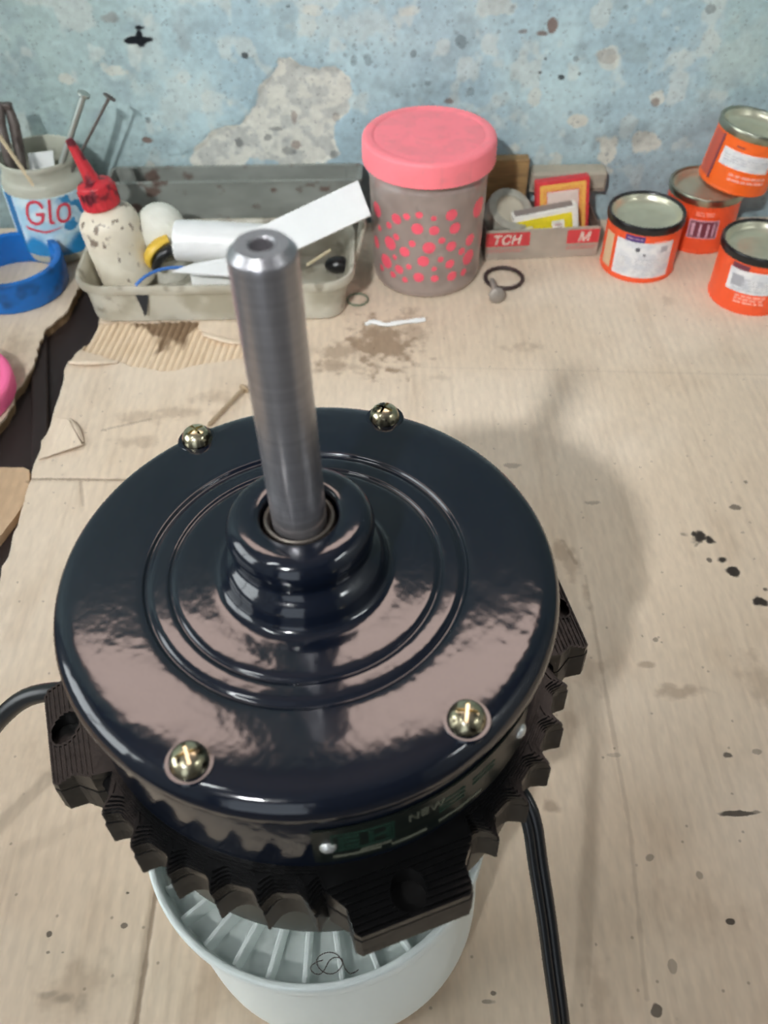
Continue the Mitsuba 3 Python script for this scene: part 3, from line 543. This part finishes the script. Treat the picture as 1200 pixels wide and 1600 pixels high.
DOTS = [(190, 510, 17, 17), (272, 550, 10, 12), (315, 540, 7, 8), (368, 533, 7, 8), (505, 533, 11, 13), (240, 578, 6, 8), (360, 593, 13, 13), (432, 600, 11, 11), (520, 590, 12, 13), (270, 628, 7, 8), (243, 655, 11, 16), (338, 657, 8, 8), (465, 643, 8, 8), (305, 692, 11, 12), (410, 675, 14, 14), (505, 668, 11, 12), (225, 732, 12, 17), (262, 715, 5, 6), (385, 733, 13, 13), (460, 725, 7, 7), (500, 745, 10, 11), (280, 768, 10, 11), (323, 757, 7, 7), (432, 766, 6, 6), (253, 790, 6, 8), (365, 803, 13, 12), (435, 808, 9, 9), (510, 797, 11, 12), (305, 813, 7, 7), (205, 760, 6, 8), (185, 650, 8, 14), (585, 640, 9, 14), (620, 500, 14, 22), (580, 715, 10, 18), (550, 690, 6, 9), (430, 548, 6, 6), (560, 780, 6, 9), (200, 590, 5, 7)]
UV = []
for zx, zy, rx, ry in DOTS:   # photographed dots -> (angle, height) on the jar wall
    px, py = 520 + zx * 440 / 1200, 140 + zy * 440 / 1200; R_ = .0428
    d = FW + RT * (px - 600) / F - UP * (py - 800) / F
    ox, oy = EYE[0] - JX, EYE[1] - JY; A_ = d[0] ** 2 + d[1] ** 2; B_ = ox * d[0] + oy * d[1]; C_ = ox * ox + oy * oy - R_ ** 2; D_ = B_ * B_ - A_ * C_
    if D_ <= 0: continue
    t_ = (-B_ - math.sqrt(D_)) / A_; Pq = EYE + t_ * d; UV.append((math.atan2(Pq[1] - JY, Pq[0] - JX), Pq[2], ry * 440 / 1200 / 1850 * 1.78))
front_n = len(UV)
for a_, z_, r_ in list(UV):
    if a_ < -math.pi / 2 + 1.2: UV.append((a_ + math.pi, z_, r_))
def jar_cov(p, n, uv):
    a = dr.atan2(p.y - JY, p.x - JX); z = p.z; m = mi.Float(0)
    for a_, z_, r_ in UV:
        da = a - float(a_); da = da - 2 * math.pi * dr.floor(da / (2 * math.pi) + .5)
        m = dr.maximum(m, 1 - smoothstep(.92, 1.06, dr.sqrt(dr.square(da * .0428) + dr.square(z - float(z_))) / float(r_)))
    return m
def jar_col(p, n, uv): return mix(mix(lin(206, 190, 182), lin(180, 160, 152), fbm(p.x * 60, p.y * 60, p.z * 60, 3)), lin(236, 92, 112), jar_cov(p, n, uv))
scene['m_jar'] = {'type': 'blendbsdf', 'weight': proc(lambda p, n, uv: dr.maximum(jar_cov(p, n, uv) * .95,   .38 + .22 * fbm(p.x * 90, p.y * 90, p.z * 50, 3))), 'a': {'type': 'thindielectric', 'int_ior': 1.3}, 'b': {'type': 'twosided', 'bsdf': {'type': 'principled', 'base_color': proc(jar_col), 'roughness': .35}}}
jadd('body', lathe(chaikin([(0, .0012), (.034, .0012), (.0385, .0008), (.0408, .003), (.0418, .008), (.0438, .082), (.0440, .086), (.0425, .0885), (.0425, .0935)], 2), 128), 'm_jar', label='clear jar wall printed with pink dots')
jadd('base_ring', lathe(chaikin([(.034, .0004), (.0395, .0004), (.0408, .002), (.0400, .0042), (.036, .003), (.034, .0004)], 1), 96), 'm_jarbase')
mat('m_jarbase', {'type': 'principled', 'base_color': rgb(lin(150, 134, 126)), 'roughness': .4})
pri('m_grit', proc(lambda p, n, uv: mix(lin(126, 106, 98), lin(76, 66, 64), fbm(p.x * 300, p.y * 300, p.z * 300, 2))), .6)
bits = []
for i in range(420):
    a_, r_, z_ = rng.uniform(0, 6.283), .036 * math.sqrt(rng.uniform(0, 1)), rng.uniform(.004, .050)
    g = box(*rng.uniform(.003, .010, 3)); rot(g, rng.uniform(0, 360), rng.normal(size=3) + 1e-3); g.apply_translation([JX + r_ * math.cos(a_), JY + r_ * math.sin(a_), z_ + .003]); bits.append(g)
solo('metal_bits', cat(bits), 'm_grit', 'small dark pieces heaped inside the clear jar with pink dots', 'metal bits', False, kind='stuff')

# ------------------------------------------------------------------ carton with tape, match boxes
pri('m_carton', proc(lambda p, n, uv: mix(lin(176, 164, 150), lin(150, 138, 126), fbm(p.x * 80, p.y * 80, p.z * 80, 3))), .8)
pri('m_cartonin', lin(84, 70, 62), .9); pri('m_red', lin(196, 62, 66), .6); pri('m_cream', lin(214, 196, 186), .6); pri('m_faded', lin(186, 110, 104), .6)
CX0, CX1, CY0, CY1 = .0845, .1765, .659, .7095; CHT = .0262
car = thing('cardboard_carton', 'low grey cardboard carton with red printed blocks beside the pink jar', 'carton')
ang = 3.5; cp = (CX0, CY0, 0)
def cadd(name, m, bs, par=car, smooth=False, **kw): rot(m, ang, (0, 0, 1), cp); return add(name, m, bs, par, smooth, **kw)
W_ = CX1 - CX0
cadd('front_panel', box(W_, .0012, CHT, (CX0 + W_ / 2, CY0 + .0006, CHT / 2 + .0003), .0002), 'm_carton')
cadd('back_panel', box(W_, .0012, CHT, (CX0 + W_ / 2, CY1 - .006, CHT / 2 + .0003), .0002), 'm_cartonin')
for xx in (CX0 + .0006, CX1 - .0006): cadd('side_panel', box(.0012, CY1 - CY0 - .008, CHT * .96, (xx, (CY0 + CY1) / 2 - .003, CHT * .48 + .0003)), 'm_cartonin')
cadd('bottom_panel', box(W_ - .0026, CY1 - CY0 - .009, .001, (CX0 + W_ / 2, (CY0 + CY1) / 2 - .003, .0009)), 'm_cartonin')
def cprint(poly, bs, d=.0003):
    g = extr(poly, d, 0); vv = g.vertices.copy(); g.vertices = np.stack([CX0 + vv[:, 0], CY0 - vv[:, 2], vv[:, 1]], 1); return cadd('print', fixn(g), bs)
cprint(sg.box(-.000, .0125, .0355, .0245).buffer(-.001).buffer(.001), 'm_red'); cprint(sg.box(.0655, .0125, .0915, .0245).buffer(-.001).buffer(.001), 'm_red')
for x_, w_ in ((.001, .032), (.066, .025)):
    cprint(so.unary_union([sg.box(x_, .0095, x_ + w_, .0102), sg.box(x_, .0076, x_ + w_ * .9, .0083)]), 'm_faded')
def ctext(s, x, z, h, sh=.2, par=car):
    g = meshkit.text_mesh(s, h, .0003, True); vv = g.vertices.copy(); g.vertices = np.stack([CX0 + x + vv[:, 0] + sh * vv[:, 1], CY0 - .0003 - vv[:, 2], z + vv[:, 1]], 1); cadd('lettering', fixn(g), 'm_cream')
ctext('TCH', .0045, .0145, .0080); ctext('M', .074, .0145, .0080)
# adhesive tape roll leaning in the carton
scene['m_tape'] = {'type': 'principledthin', 'base_color': rgb(lin(186, 186, 176)), 'roughness': .35, 'diff_trans': .7}
tp = lathe(chaikin([(.0125, -.010), (.0185, -.010), (.0190, -.009), (.0190, .009), (.0185, .010), (.0125, .010), (.0120, .009), (.0120, -.009), (.0125, -.010)], 1), 64)
pri('m_tapecore', lin(176, 168, 150), .6)
pri('m_tapeb', proc(lambda p, n, uv: mix(lin(170, 168, 156), lin(140, 136, 124), fbm(p.x * 200, p.y * 200, p.z * 200, 2))), .3)
align(tp, (.25, -.45, .85), (.1030, .6845, .0260)); tpk = thing('tape_roll', 'greyish clear adhesive tape roll leaning in the carton next to the jar', 'tape roll'); add('tape', tp, 'm_tapeb', tpk, 40)
core = lathe(chaikin([(0, .0050), (.0123, .0050), (.0123, .0080), (.0112, .0086), (.0100, .0070), (0, .0062)], 1), 48); align(core, (.25, -.45, .85), (.1030, .6845, .0260)); add('core', core, 'm_tapecore', tpk, 40)
pri('m_yellow', lin(222, 204, 40), .5); pri('m_boxwhite', lin(222, 220, 212), .6); pri('m_redbox', lin(206, 56, 62), .5); pri('m_goldprint', lin(228, 176, 84), .5); pri('m_strike', lin(140, 128, 122), .9)
mb = thing('matchbox', 'yellow and white matchbox standing on edge in the carton', 'matchbox')
MW, MH, MD = .0505, .0290, .0130; mt = TT.concatenate_matrices(TT.translation_matrix([.1330, .6765, .0015 + MH / 2 + .0005]), TT.rotation_matrix(math.radians(4), (0, 0, 1)), TT.rotation_matrix(math.radians(-9), (0, 1, 0)), TT.rotation_matrix(math.radians(-6), (1, 0, 0)))
def mbadd(name, m, bs, par=mb): m.apply_transform(mt); return add(name, m, bs, par, False)
mt = TT.concatenate_matrices(TT.translation_matrix([0, 0, .0045]), mt)
mbadd('sleeve', box(MW, MD, MH, (0, 0, 0), .0006), 'm_boxwhite'); mbadd('tray', box(.002, MD - .0016, MH - .0016, (MW / 2 + .0004, 0, 0), .0003), 'm_boxwhite')
mbadd('striker', box(MW - .004, MD - .003, .0004, (0, 0, MH / 2 + .0001)), 'm_strike')
mbadd('label', box(MW - .0060, .0005, MH - .007, (-.0006, -MD / 2, -.0008)), 'm_yellow')
mbadd('print', box(.010, .0006, .0150, (.010, -MD / 2 - .0002, -.002)), 'm_boxwhite'); mbadd('print', box(.006, .0006, .0080, (-.006, -MD / 2 - .0002, -.006)), 'm_boxwhite')
mbadd('print', cat([box(.006, .0008, .0008, (.010, -MD / 2 - .0003, zz)) for zz in (.002, -.001, -.004)]), 'm_faded'); mbadd('print', cat([box(.008, .0007, .0010, (-.014, -MD / 2 - .0003, zz)) for zz in (.004, .001)]), 'm_boxwhite')
rb = thing('matchbox', 'red box with gold framed print standing upright behind the yellow matchbox', 'matchbox')
rt_ = TT.concatenate_matrices(TT.translation_matrix([.1485, .6925, .0272]), TT.rotation_matrix(math.radians(4), (0, 0, 1)), TT.rotation_matrix(math.radians(-5), (0, 1, 0)), TT.rotation_matrix(math.radians(-8), (1, 0, 0)))
def rbadd(name, m, bs): m.apply_transform(rt_); return add(name, m, bs, rb, False)
rbadd('sleeve', box(.043, .009, .050, (0, 0, 0), .0006), 'm_redbox')
def fr_(w, h, t): return sg.box(-w / 2, -h / 2, w / 2, h / 2).difference(sg.box(-w / 2 + t, -h / 2 + t, w / 2 - t, h / 2 - t))
for (w_, h_, t_, bs) in ((.037, .044, .003, 'm_goldprint'), (.030, .037, .0015, 'm_goldprint')):
    g = extr(fr_(w_, h_, t_), .0004, 0); vv = g.vertices.copy(); g.vertices = np.stack([vv[:, 0], -.0045 - vv[:, 2], vv[:, 1]], 1); rbadd('print', fixn(g), bs)
rbadd('print', box(.0255, .0005, .032, (0, -.0046, 0)), 'm_cream')
# wooden block and wall strips behind
pri('m_oldwood', proc(lambda p, n, uv: mix(lin(168, 136, 88), lin(104, 80, 54), fbm(p.x * 60, p.y * 60, p.z * 300, 4))), .7)
wbk = box(.036, .010, .060, (.1035, .7150, .0303), .0008); solo('wooden_block', wbk, 'm_oldwood', 'brown wooden block standing against the wall behind the pink jar', 'wood block', False)
pri('m_batten', proc(lambda p, n, uv: mix(lin(186, 176, 156), lin(140, 134, 122), fbm(p.x * 60, p.y * 60, p.z * 200, 3))), .7)
struct('trim_1', cat(box(.0620, .017, .0155, (.1560, .7215, .0392), .002), box(.0625, .013, .003, (.1560, .7225, .0302), .0008)), 'm_batten')
pri('m_trough', proc(lambda p, n, uv: mix(mix(lin(140, 144, 138), lin(112, 116, 110), fbm(p.x * 40, p.y * 40, p.z * 60, 3)), lin(96, 80, 72), smoothstep(.6, .75, fbm(p.x * 70 + 3, p.y * 70, p.z * 70, 3)))), .6)
trg = thing('metal_trough', 'long grey dusty trough lying along the blue wall behind the tray', 'trough')
t0, t1, ty0, ty1 = -.2185, -.0150, .700, .726; H_ = .0510
rings = [rrect(t1 - t0 - .004, ty1 - ty0 - .004, .004, .0004), rrect(t1 - t0 - .002, ty1 - ty0 - .002, .004, .006), rrect(t1 - t0, ty1 - ty0, .004, H_ - .002), rrect(t1 - t0 + .003, ty1 - ty0 + .003, .005, H_ - .002), rrect(t1 - t0 + .003, ty1 - ty0 + .003, .005, H_), rrect(t1 - t0 - .003, ty1 - ty0 - .003, .003, H_), rrect(t1 - t0 - .006, ty1 - ty0 - .006, .003, .003)]
g = loft(rings); g.apply_translation([(t0 + t1) / 2, (ty0 + ty1) / 2, 0]); add('body', g, 'm_trough', trg, 30)

# ------------------------------------------------------------------ grey plastic tray and what lies in it
mat('m_tray0', {'type': 'principled', 'base_color': proc(lambda p, n, uv: mix(mix(lin(202, 198, 184), lin(170, 164, 146), smoothstep(.35, .7, fbm(p.x * 50, p.y * 50, p.z * 50, 3))), lin(120, 110, 92), smoothstep(.58, .75, fbm(p.x * 90, p.y * 90, p.z * 90 + 5, 3)) * .6)), 'roughness': .4})
scene['m_tray'] = {'type': 'blendbsdf', 'weight': .68, 'a': {'type': 'thindielectric', 'int_ior': 1.3}, 'b': scene['m_tray0']}
tray = thing('plastic_tray', 'grey translucent plastic tray holding bottle, cylinder and white strips', 'tray')
tx, ty = -.1225, .6235; HT = .0345
tw, td = .205, .086
rings = [rrect(tw - .022, td - .004, .014, .0006), rrect(tw - .015, td + .001, .016, .0022), rrect(tw - .008, td + .002, .020, HT - .010), rrect(tw - .006, td + .002, .020, HT - .008), rrect(tw + .001, td + .009, .024, HT - .007), rrect(tw + .003, td + .011, .025, HT - .003), rrect(tw + .001, td + .009, .024, HT), rrect(tw - .003, td + .005, .022, HT - .0004), rrect(tw - .0065, td + .0015, .0195, HT - .003), rrect(tw - .0095, td - .0015, .0185, HT - .010), rrect(tw - .018, td - .006, .015, .0036)]
g = loft(rings); g.apply_translation([tx, ty, 0]); add('body', g, 'm_tray', tray, 40)
mk = sg.Polygon([(-.0055, .010), (.0055, .010), (.0050, .002), (.0022, -.009), (.0005, -.011), (-.001, -.004)])
g = extr(mk, .0004, 0); rot(g, 74, (1, 0, 0)); g.apply_translation(at(222, 472, y=.5780)); add('mark', g, 'm_blackpaint', tray, False, label='black wedge-shaped mark on the tray front')
hd = box(.0025, .030, .034, (0, 0, 0), .0008); rot(hd, 14, (0, 1, 0)); hd.apply_translation([-.0150, .6380, .0390]); add('end_tab', hd, 'm_tray', tray, False, label='dirty upright tab at the right end')
# glue bottle
pri('m_bottle', proc(lambda p, n, uv: mix(mix(lin(226, 220, 204), lin(196, 186, 164), fbm(p.x * 70, p.y * 70, p.z * 70, 3)), lin(88, 68, 52), smoothstep(.62, .70, fbm(p.x * 170 + 2, p.y * 170, p.z * 100, 3)) * .8)), .45)
pri('m_capred', proc(lambda p, n, uv: mix(lin(186, 42, 52), lin(92, 22, 34), smoothstep(.5, .68, fbm(p.x * 120, p.y * 120, p.z * 100, 3)))), .4)
bot = thing('glue_bottle', 'dirty white bottle with red cap and pointed red nozzle in the tray', 'bottle')
bd = np.array([-.14, .06, 1.0]); bp = np.array([-.1955, .6270, .0074])
def badd(name, m, bs, par=bot, **kw): align(m, bd, bp); return add(name, m, bs, par, 40, **kw)
badd('body', lathe(chaikin([(0, 0), (.0195, 0), (.0215, .002), (.0222, .046), (.0218, .052), (.0185, .0575), (.0135, .0605), (.0110, .0620), (.0110, .066), (0, .066)], 2), 64), 'm_bottle')
cap = badd('cap', lathe(chaikin([(0, .0625), (.0135, .0625), (.0139, .0632), (.0134, .0775), (.0120, .0800), (.0070, .0815), (0, .0815)], 1), 40), 'm_capred', label='red screw cap')
for i in range(20):
    a_ = i * 18; g = box(.0010, .0016, .012, (.0137, 0, .070), .0003); rot(g, a_, (0, 0, 1)); badd('cap_ridge', g, 'm_capred', cap)
nz = lathe(chaikin([(0, 0), (.0068, 0), (.0060, .003), (.0048, .010), (.0030, .034), (.0024, .0345), (0, .0348)], 1), 32)
nd = np.array([-.34, .10, 1]); align(nz, nd, bp + bd / np.linalg.norm(bd) * .079 + np.array([.000, 0, -.001])); add('nozzle', nz, 'm_capred', bot, 40, label='long tapered red nozzle')
# ball, white cylinder, strips, wires
pri('m_ball', proc(lambda p, n, uv: mix(lin(226, 226, 216), lin(206, 204, 190), fbm(p.x * 80, p.y * 80, p.z * 80, 3))), .4)
rbk = thing('light_bulb', 'white round egg-like bulb behind the glue bottle in the tray', 'bulb')
g = trimesh.creation.icosphere(4, .0190); g.apply_scale([1, 1, 1.08]); g.apply_translation([-.1680, .6430, .0415]); add('globe', g, 'm_ball', rbk, True)
sup = lathe([(0, 0), (.016, 0), (.016, .019), (0, .019)], 40); sup.apply_translation([-.168, .643, .0038]); pri('m_socket', lin(190, 188, 178), .5)
add('collar', sup, 'm_socket', rbk, 40)
pri('m_cyl', lin(216, 217, 216), .3)
cyl = lathe(chaikin([(0, 0), (.011, 0), (.0142, .0008), (.0152, .004), (.0152, .070), (.0142, .0735), (0, .074)], 2), 64)
align(cyl, (1, -.02, -.06), (-.1545, .6240, .0435)); solo('white_cylinder', cyl, 'm_cyl', 'smooth white plastic cylinder lying in the tray under the long strip', 'cylinder')
sup2 = box(.058, .034, .020, (0, 0, 0), .002); sup2.apply_translation([-.115, .6240, .0150]); solo('white_box', sup2, 'm_white', 'small white box lying inside the tray behind its front wall', 'box', False)
A, B, C = at(372, 372, y=.618), at(560, 283, y=.630), at(570, 342, y=.605)
def slab(A, B, C, th):
    u_, w_ = (B - A), (C - B); w_ = w_ - u_ * (w_ @ u_) / (u_ @ u_); n_ = np.cross(u_, w_); n_ /= np.linalg.norm(n_)
    base_ = [A, A + u_, A + u_ + w_, A + w_]; vv = np.array(base_ + [q_ - n_ * th for q_ in base_]); m = trimesh.convex.convex_hull(vv); return m
g = slab(A, B, C, .0014); solo('white_strip', g, 'm_cyl', 'long flat white strip slanting up over the right end of the tray', 'strip', False)
pb = np.array([at(268, 424, y=.590), at(300, 412, y=.597), at(345, 402, y=.600), at(352, 402, y=.604), at(420, 412, y=.604), at(420, 432, y=.588), at(350, 430, y=.588)]); pb[:, 2] = np.clip(pb[:, 2], .031, .040)
pm = trimesh.convex.convex_hull(np.vstack([pb, pb - [0, 0, .0010]])); solo('paper_piece', pm, 'm_cyl', 'flat white paper piece at the front edge of the tray', 'paper', False)
pri('m_wireyellow', lin(206, 170, 60), .4); pri('m_wireblue', lin(58, 112, 190), .4)
g = tube(spline([at(262, 372, y=.626), at(248, 380, y=.622), at(236, 392, y=.618), at(232, 402, y=.618), at(240, 412, y=.622)], 24), .0034, 10, 1.5); solo('yellow_sleeve', g, 'm_wireyellow', 'short bent yellow sleeve at the left end of the white cylinder', 'sleeve', 50)
g = tube(spline([at(268, 390, y=.619), at(256, 397, y=.616), at(248, 406, y=.616), at(244, 418, y=.618)], 20), .0040, 10); solo('black_sleeve', g, 'm_cord', 'short black sleeve beside the yellow sleeve in the tray', 'sleeve', 50)
g = tube(spline([at(212, 446, y=.5695), at(222, 436, y=.5735), at(234, 428, y=.580), at(252, 421, y=.588), at(275, 418, y=.594), at(300, 420, y=.598)], 36), .0012, 8); solo('blue_wire', g, 'm_wireblue', 'thin blue wire hanging over the front rim of the tray', 'wire', 60)
g = tube([at(480, 414, y=.605), at(516, 391, y=.622)], .0012, 6); pri('m_stick', lin(206, 192, 160), .7); solo('match_stick', g, 'm_stick', 'pale thin stick lying in the right end of the tray', 'stick', 40)
lump = trimesh.creation.icosphere(3, 1.0); lump.vertices *= (1 + .25 * meshkit.fbm(lump.vertices * 2.0))[:, None] ; lump.apply_scale([.009, .006, .006]); lump.apply_translation([-.034, .640, .0105])
solo('dark_lump', lump, 'm_blackpaint', 'dark greasy lump in the right end of the tray', 'lump', True)

# ------------------------------------------------------------------ left: pot, ring, pink lid
PX, PY = -.2640, .6925
pot = thing('plastic_pot', 'open milky plastic pot with blue label holding nails at the wall', 'pot')
pri('m_pot', proc(lambda p, n, uv: mix(lin(190, 192, 178), lin(160, 160, 144), fbm(p.x * 60, p.y * 60, p.z * 60, 3))), .4)
def pot_label(p, n, uv):
    a = dr.atan2(p.y - PY, p.x - PX) + math.pi / 2; z = p.z - .001
    f_ = fbm(p.x * 90, p.y * 90, p.z * 90, 3)
    c = mix(lin(170, 206, 224), lin(206, 226, 232), smoothstep(.35, .65, f_))
    c = mix(c, lin(40, 130, 186), smoothstep(.024, .016, z + .012 * (f_ - .5) + .006 * dr.sin(a * 5)))
    c = mix(c, lin(30, 104, 160), smoothstep(-.62, -.66, a) * (1 - smoothstep(-.94, -.98, a)))
    c = mix(c, lin(60, 140, 190), smoothstep(.55, .62, f_) * smoothstep(.2, .5, a))
    return c
pri('m_potlabel', proc(pot_label), .45)
def padd(name, m, bs, par=pot, **kw): m.apply_scale([1, 1, 1.10]); m.apply_translation([PX, PY, 0]); return add(name, m, bs, par, 40, **kw)
padd('body', lathe(chaikin([(0, .0004), (.0285, .0004), (.0310, .0024), (.0322, .008), (.0330, .050), (.0330, .056), (.0318, .0600), (.0300, .0625), (.0300, .0690), (.0308, .0700), (.0308, .0728), (.0298, .0738), (.0286, .0730), (.0284, .0625), (.0308, .055), (.0300, .006), (0, .004)], 1), 96), 'm_pot')
lab = padd('label', lathe([(.0318, .009), (.0332, .009), (.0336, .0535), (.0322, .0535)], 72, math.radians(-165), math.radians(5)), 'm_potlabel', label='light blue printed label')
g = meshkit.text_mesh('Glo', .0185, .0004, False); vv = g.vertices; vv[:, 0] = vv[:, 0] * .92 + .22 * vv[:, 1]; g.vertices = vv; g.apply_translation([-.0150, 0, 0]); pri('m_redtext', lin(206, 66, 84), .5)
padd('lettering', bend(g, .0337, -88, .0345), 'm_redtext', lab)
g = extr(sg.Polygon([(-.016, .0), (.0, -.003), (.014, -.001), (.0, -.0045), (-.014, -.0022)]), .0004, 0); padd('lettering', bend(g, .0337, -88, .0325), 'm_redtext', lab)
pri('m_nailtan', lin(168, 148, 122), .5, .3); pri('m_galv', lin(178, 186, 180), .35, .8); pri('m_rust', proc(lambda p, n, uv: mix(lin(110, 104, 100), lin(78, 66, 60), fbm(p.x * 200, p.y * 200, p.z * 200, 2))), .5, .5)
def nail(a, b, r, hr, m, label, grp=None, name='nail'):
    a, b = np.array(a, float), np.array(b, float); L_ = np.linalg.norm(b - a)
    g = lathe([(0, 0), (r * .3, r * .8), (r, r * 3), (r, L_ - r * .8), (hr * .7, L_ - r * .7), (hr, L_ - r * .2), (hr, L_ + r * .5), (hr * .6, L_ + r * .8), (0, L_ + r * .8)], 20); align(g, b - a, a)
    solo(name, g, m, label, 'nail', 40, grp)
nail(at(72, 330, y=.672), at(131, 148, y=.6800), .0023, .0046, 'm_galv', 'pale thick nail leaning out of the pot')
nail(at(95, 300, y=.676), at(171, 152, y=.694), .0011, .0050, 'm_rust', 'thin dark nail with wide head leaning out of the pot')
nail(at(60, 300, y=.664), at(-6, 205, y=.660), .0015, .0018, 'm_stick', 'thin pale stick leaning left in the pot', name='stick')
tg = cat(tube([at(40, 300, y=.678), at(30, 235, y=.686), at(22, 195, y=.692), at(12, 165, y=.696)], [.0030, .0036, .0036, .0028], 10, 1.2), tube([at(26, 300, y=.674), at(10, 235, y=.682), at(2, 195, y=.688), at(0, 163, y=.694)], [.0030, .0034, .0030, .0026], 10, 1.2), box(.010, .006, .005, tuple(at(8, 166, y=.695)), .001))
solo('tongs', tg, 'm_rust', 'dark old tongs standing in the pot at the left edge', 'tongs', 40)
A = at(48, 238, y=.668); g = slab(at(44, 240, y=.697), at(83, 235, y=.697), at(86, 268, y=.686), .0008); solo('paper_piece', g, 'm_white', 'white paper piece sticking up in the mouth of the pot', 'paper', False)
pri('m_bluering', proc(lambda p, n, uv: mix(lin(20, 104, 184), lin(26, 74, 130), smoothstep(.45, .7, fbm(p.x * 60, p.y * 60, p.z * 60, 3)))), .4)
bx, by, br = -.2880, .6330, .0405
g = lathe(chaikin([(br - .0055, .0004), (br - .001, .0004), (br, .0014), (br, .0236), (br - .001, .0250), (br - .0045, .0250), (br - .0055, .0240), (br - .0055, .0004)], 1), 96); g.apply_translation([bx, by, 0]); solo('blue_ring', g, 'm_bluering', 'blue plastic ring lying on the left cardboard in front of the pot', 'ring')
pri('m_hotpink', lin(246, 110, 160), .45)
g = lathe(chaikin([(0, .0004), (.0440, .0004), (.0452, .0012), (.0455, .0120), (.0440, .0140), (.040, .0145), (.038, .0135), (0, .0135)], 1), 96); g.apply_translation([-.2985, .4940, 0]); solo('pink_lid', g, 'm_hotpink', 'bright pink round lid cut off by the left edge', 'lid')

# ------------------------------------------------------------------ small things on the cardboard
def ring(px, py, rx, r, m, label, z=.001, sq=1.0):
    c0 = at(px, py, z=z); R_ = np.linalg.norm(at(px + rx, py, z=z) - c0); t_ = np.linspace(0, 2 * math.pi, 49)
    P_ = np.stack([c0[0] + R_ * np.cos(t_), c0[1] + R_ * sq * np.sin(t_), np.full(49, r + .0004)], 1); return tube(P_, r, 10, caps=False)
pri('m_rubber', lin(48, 34, 34), .5); pri('m_greenr', lin(96, 112, 92), .6)
solo('rubber_ring', ring(787, 436, 29, .0016, 0, 0), 'm_rubber', 'dark brown rubber ring lying in front of the carton', 'ring', 60)
solo('rubber_ring', ring(559, 468, 16, .0007, 0, 0), 'm_greenr', 'thin green rubber band beside the right end of the tray', 'rubber band', 60)
pri('m_screwgrey', lin(150, 142, 134), .5, .5)
a_, b_ = at(768, 436, z=.004), at(776, 462, z=.0045); d_ = (b_ - a_); d_[2] += .0006
sc_ = thing('screw', 'short grey screw with broad head lying across the dark rubber ring', 'screw'); Ls = np.linalg.norm(d_)
g = lathe([(0, 0), (.0017, .0008)] + sum([[(.0021, .002 + .0018 * i), (.0017, .0029 + .0018 * i)] for i in range(int(Ls / .0018) - 2)], []) + [(.0017, Ls), (0, Ls)], 24); align(g, d_, a_); add('shank', g, 'm_screwgrey', sc_, 30)
g = lathe(chaikin([(0, -.004), (.0030, -.004), (.0062, -.0012), (.0064, .0004), (.0054, .0020), (0, .0026)], 1), 32); align(g, d_ + np.array([0, 0, .006]), b_ + np.array([0, -.001, .0010])); add('head', g, 'm_screwgrey', sc_, 40)
nail(at(322, 668, z=.0022), at(381, 607, z=.0040), .0014, .0035, 'm_nailtan', 'rusty nail lying on the cardboard behind the motor')
th_ = spline([at(px, py, z=.0012) for px, py in [(572, 507), (585, 503), (600, 507), (618, 505), (640, 502), (664, 499)]], 30)
solo('white_shred', tube(th_, .0011 + .0005 * np.abs(np.sin(np.linspace(0, 9, 30))), 6, 1.6), 'm_white', 'thin white paper shred lying on the cardboard in front of the jar', 'paper shred', 50)
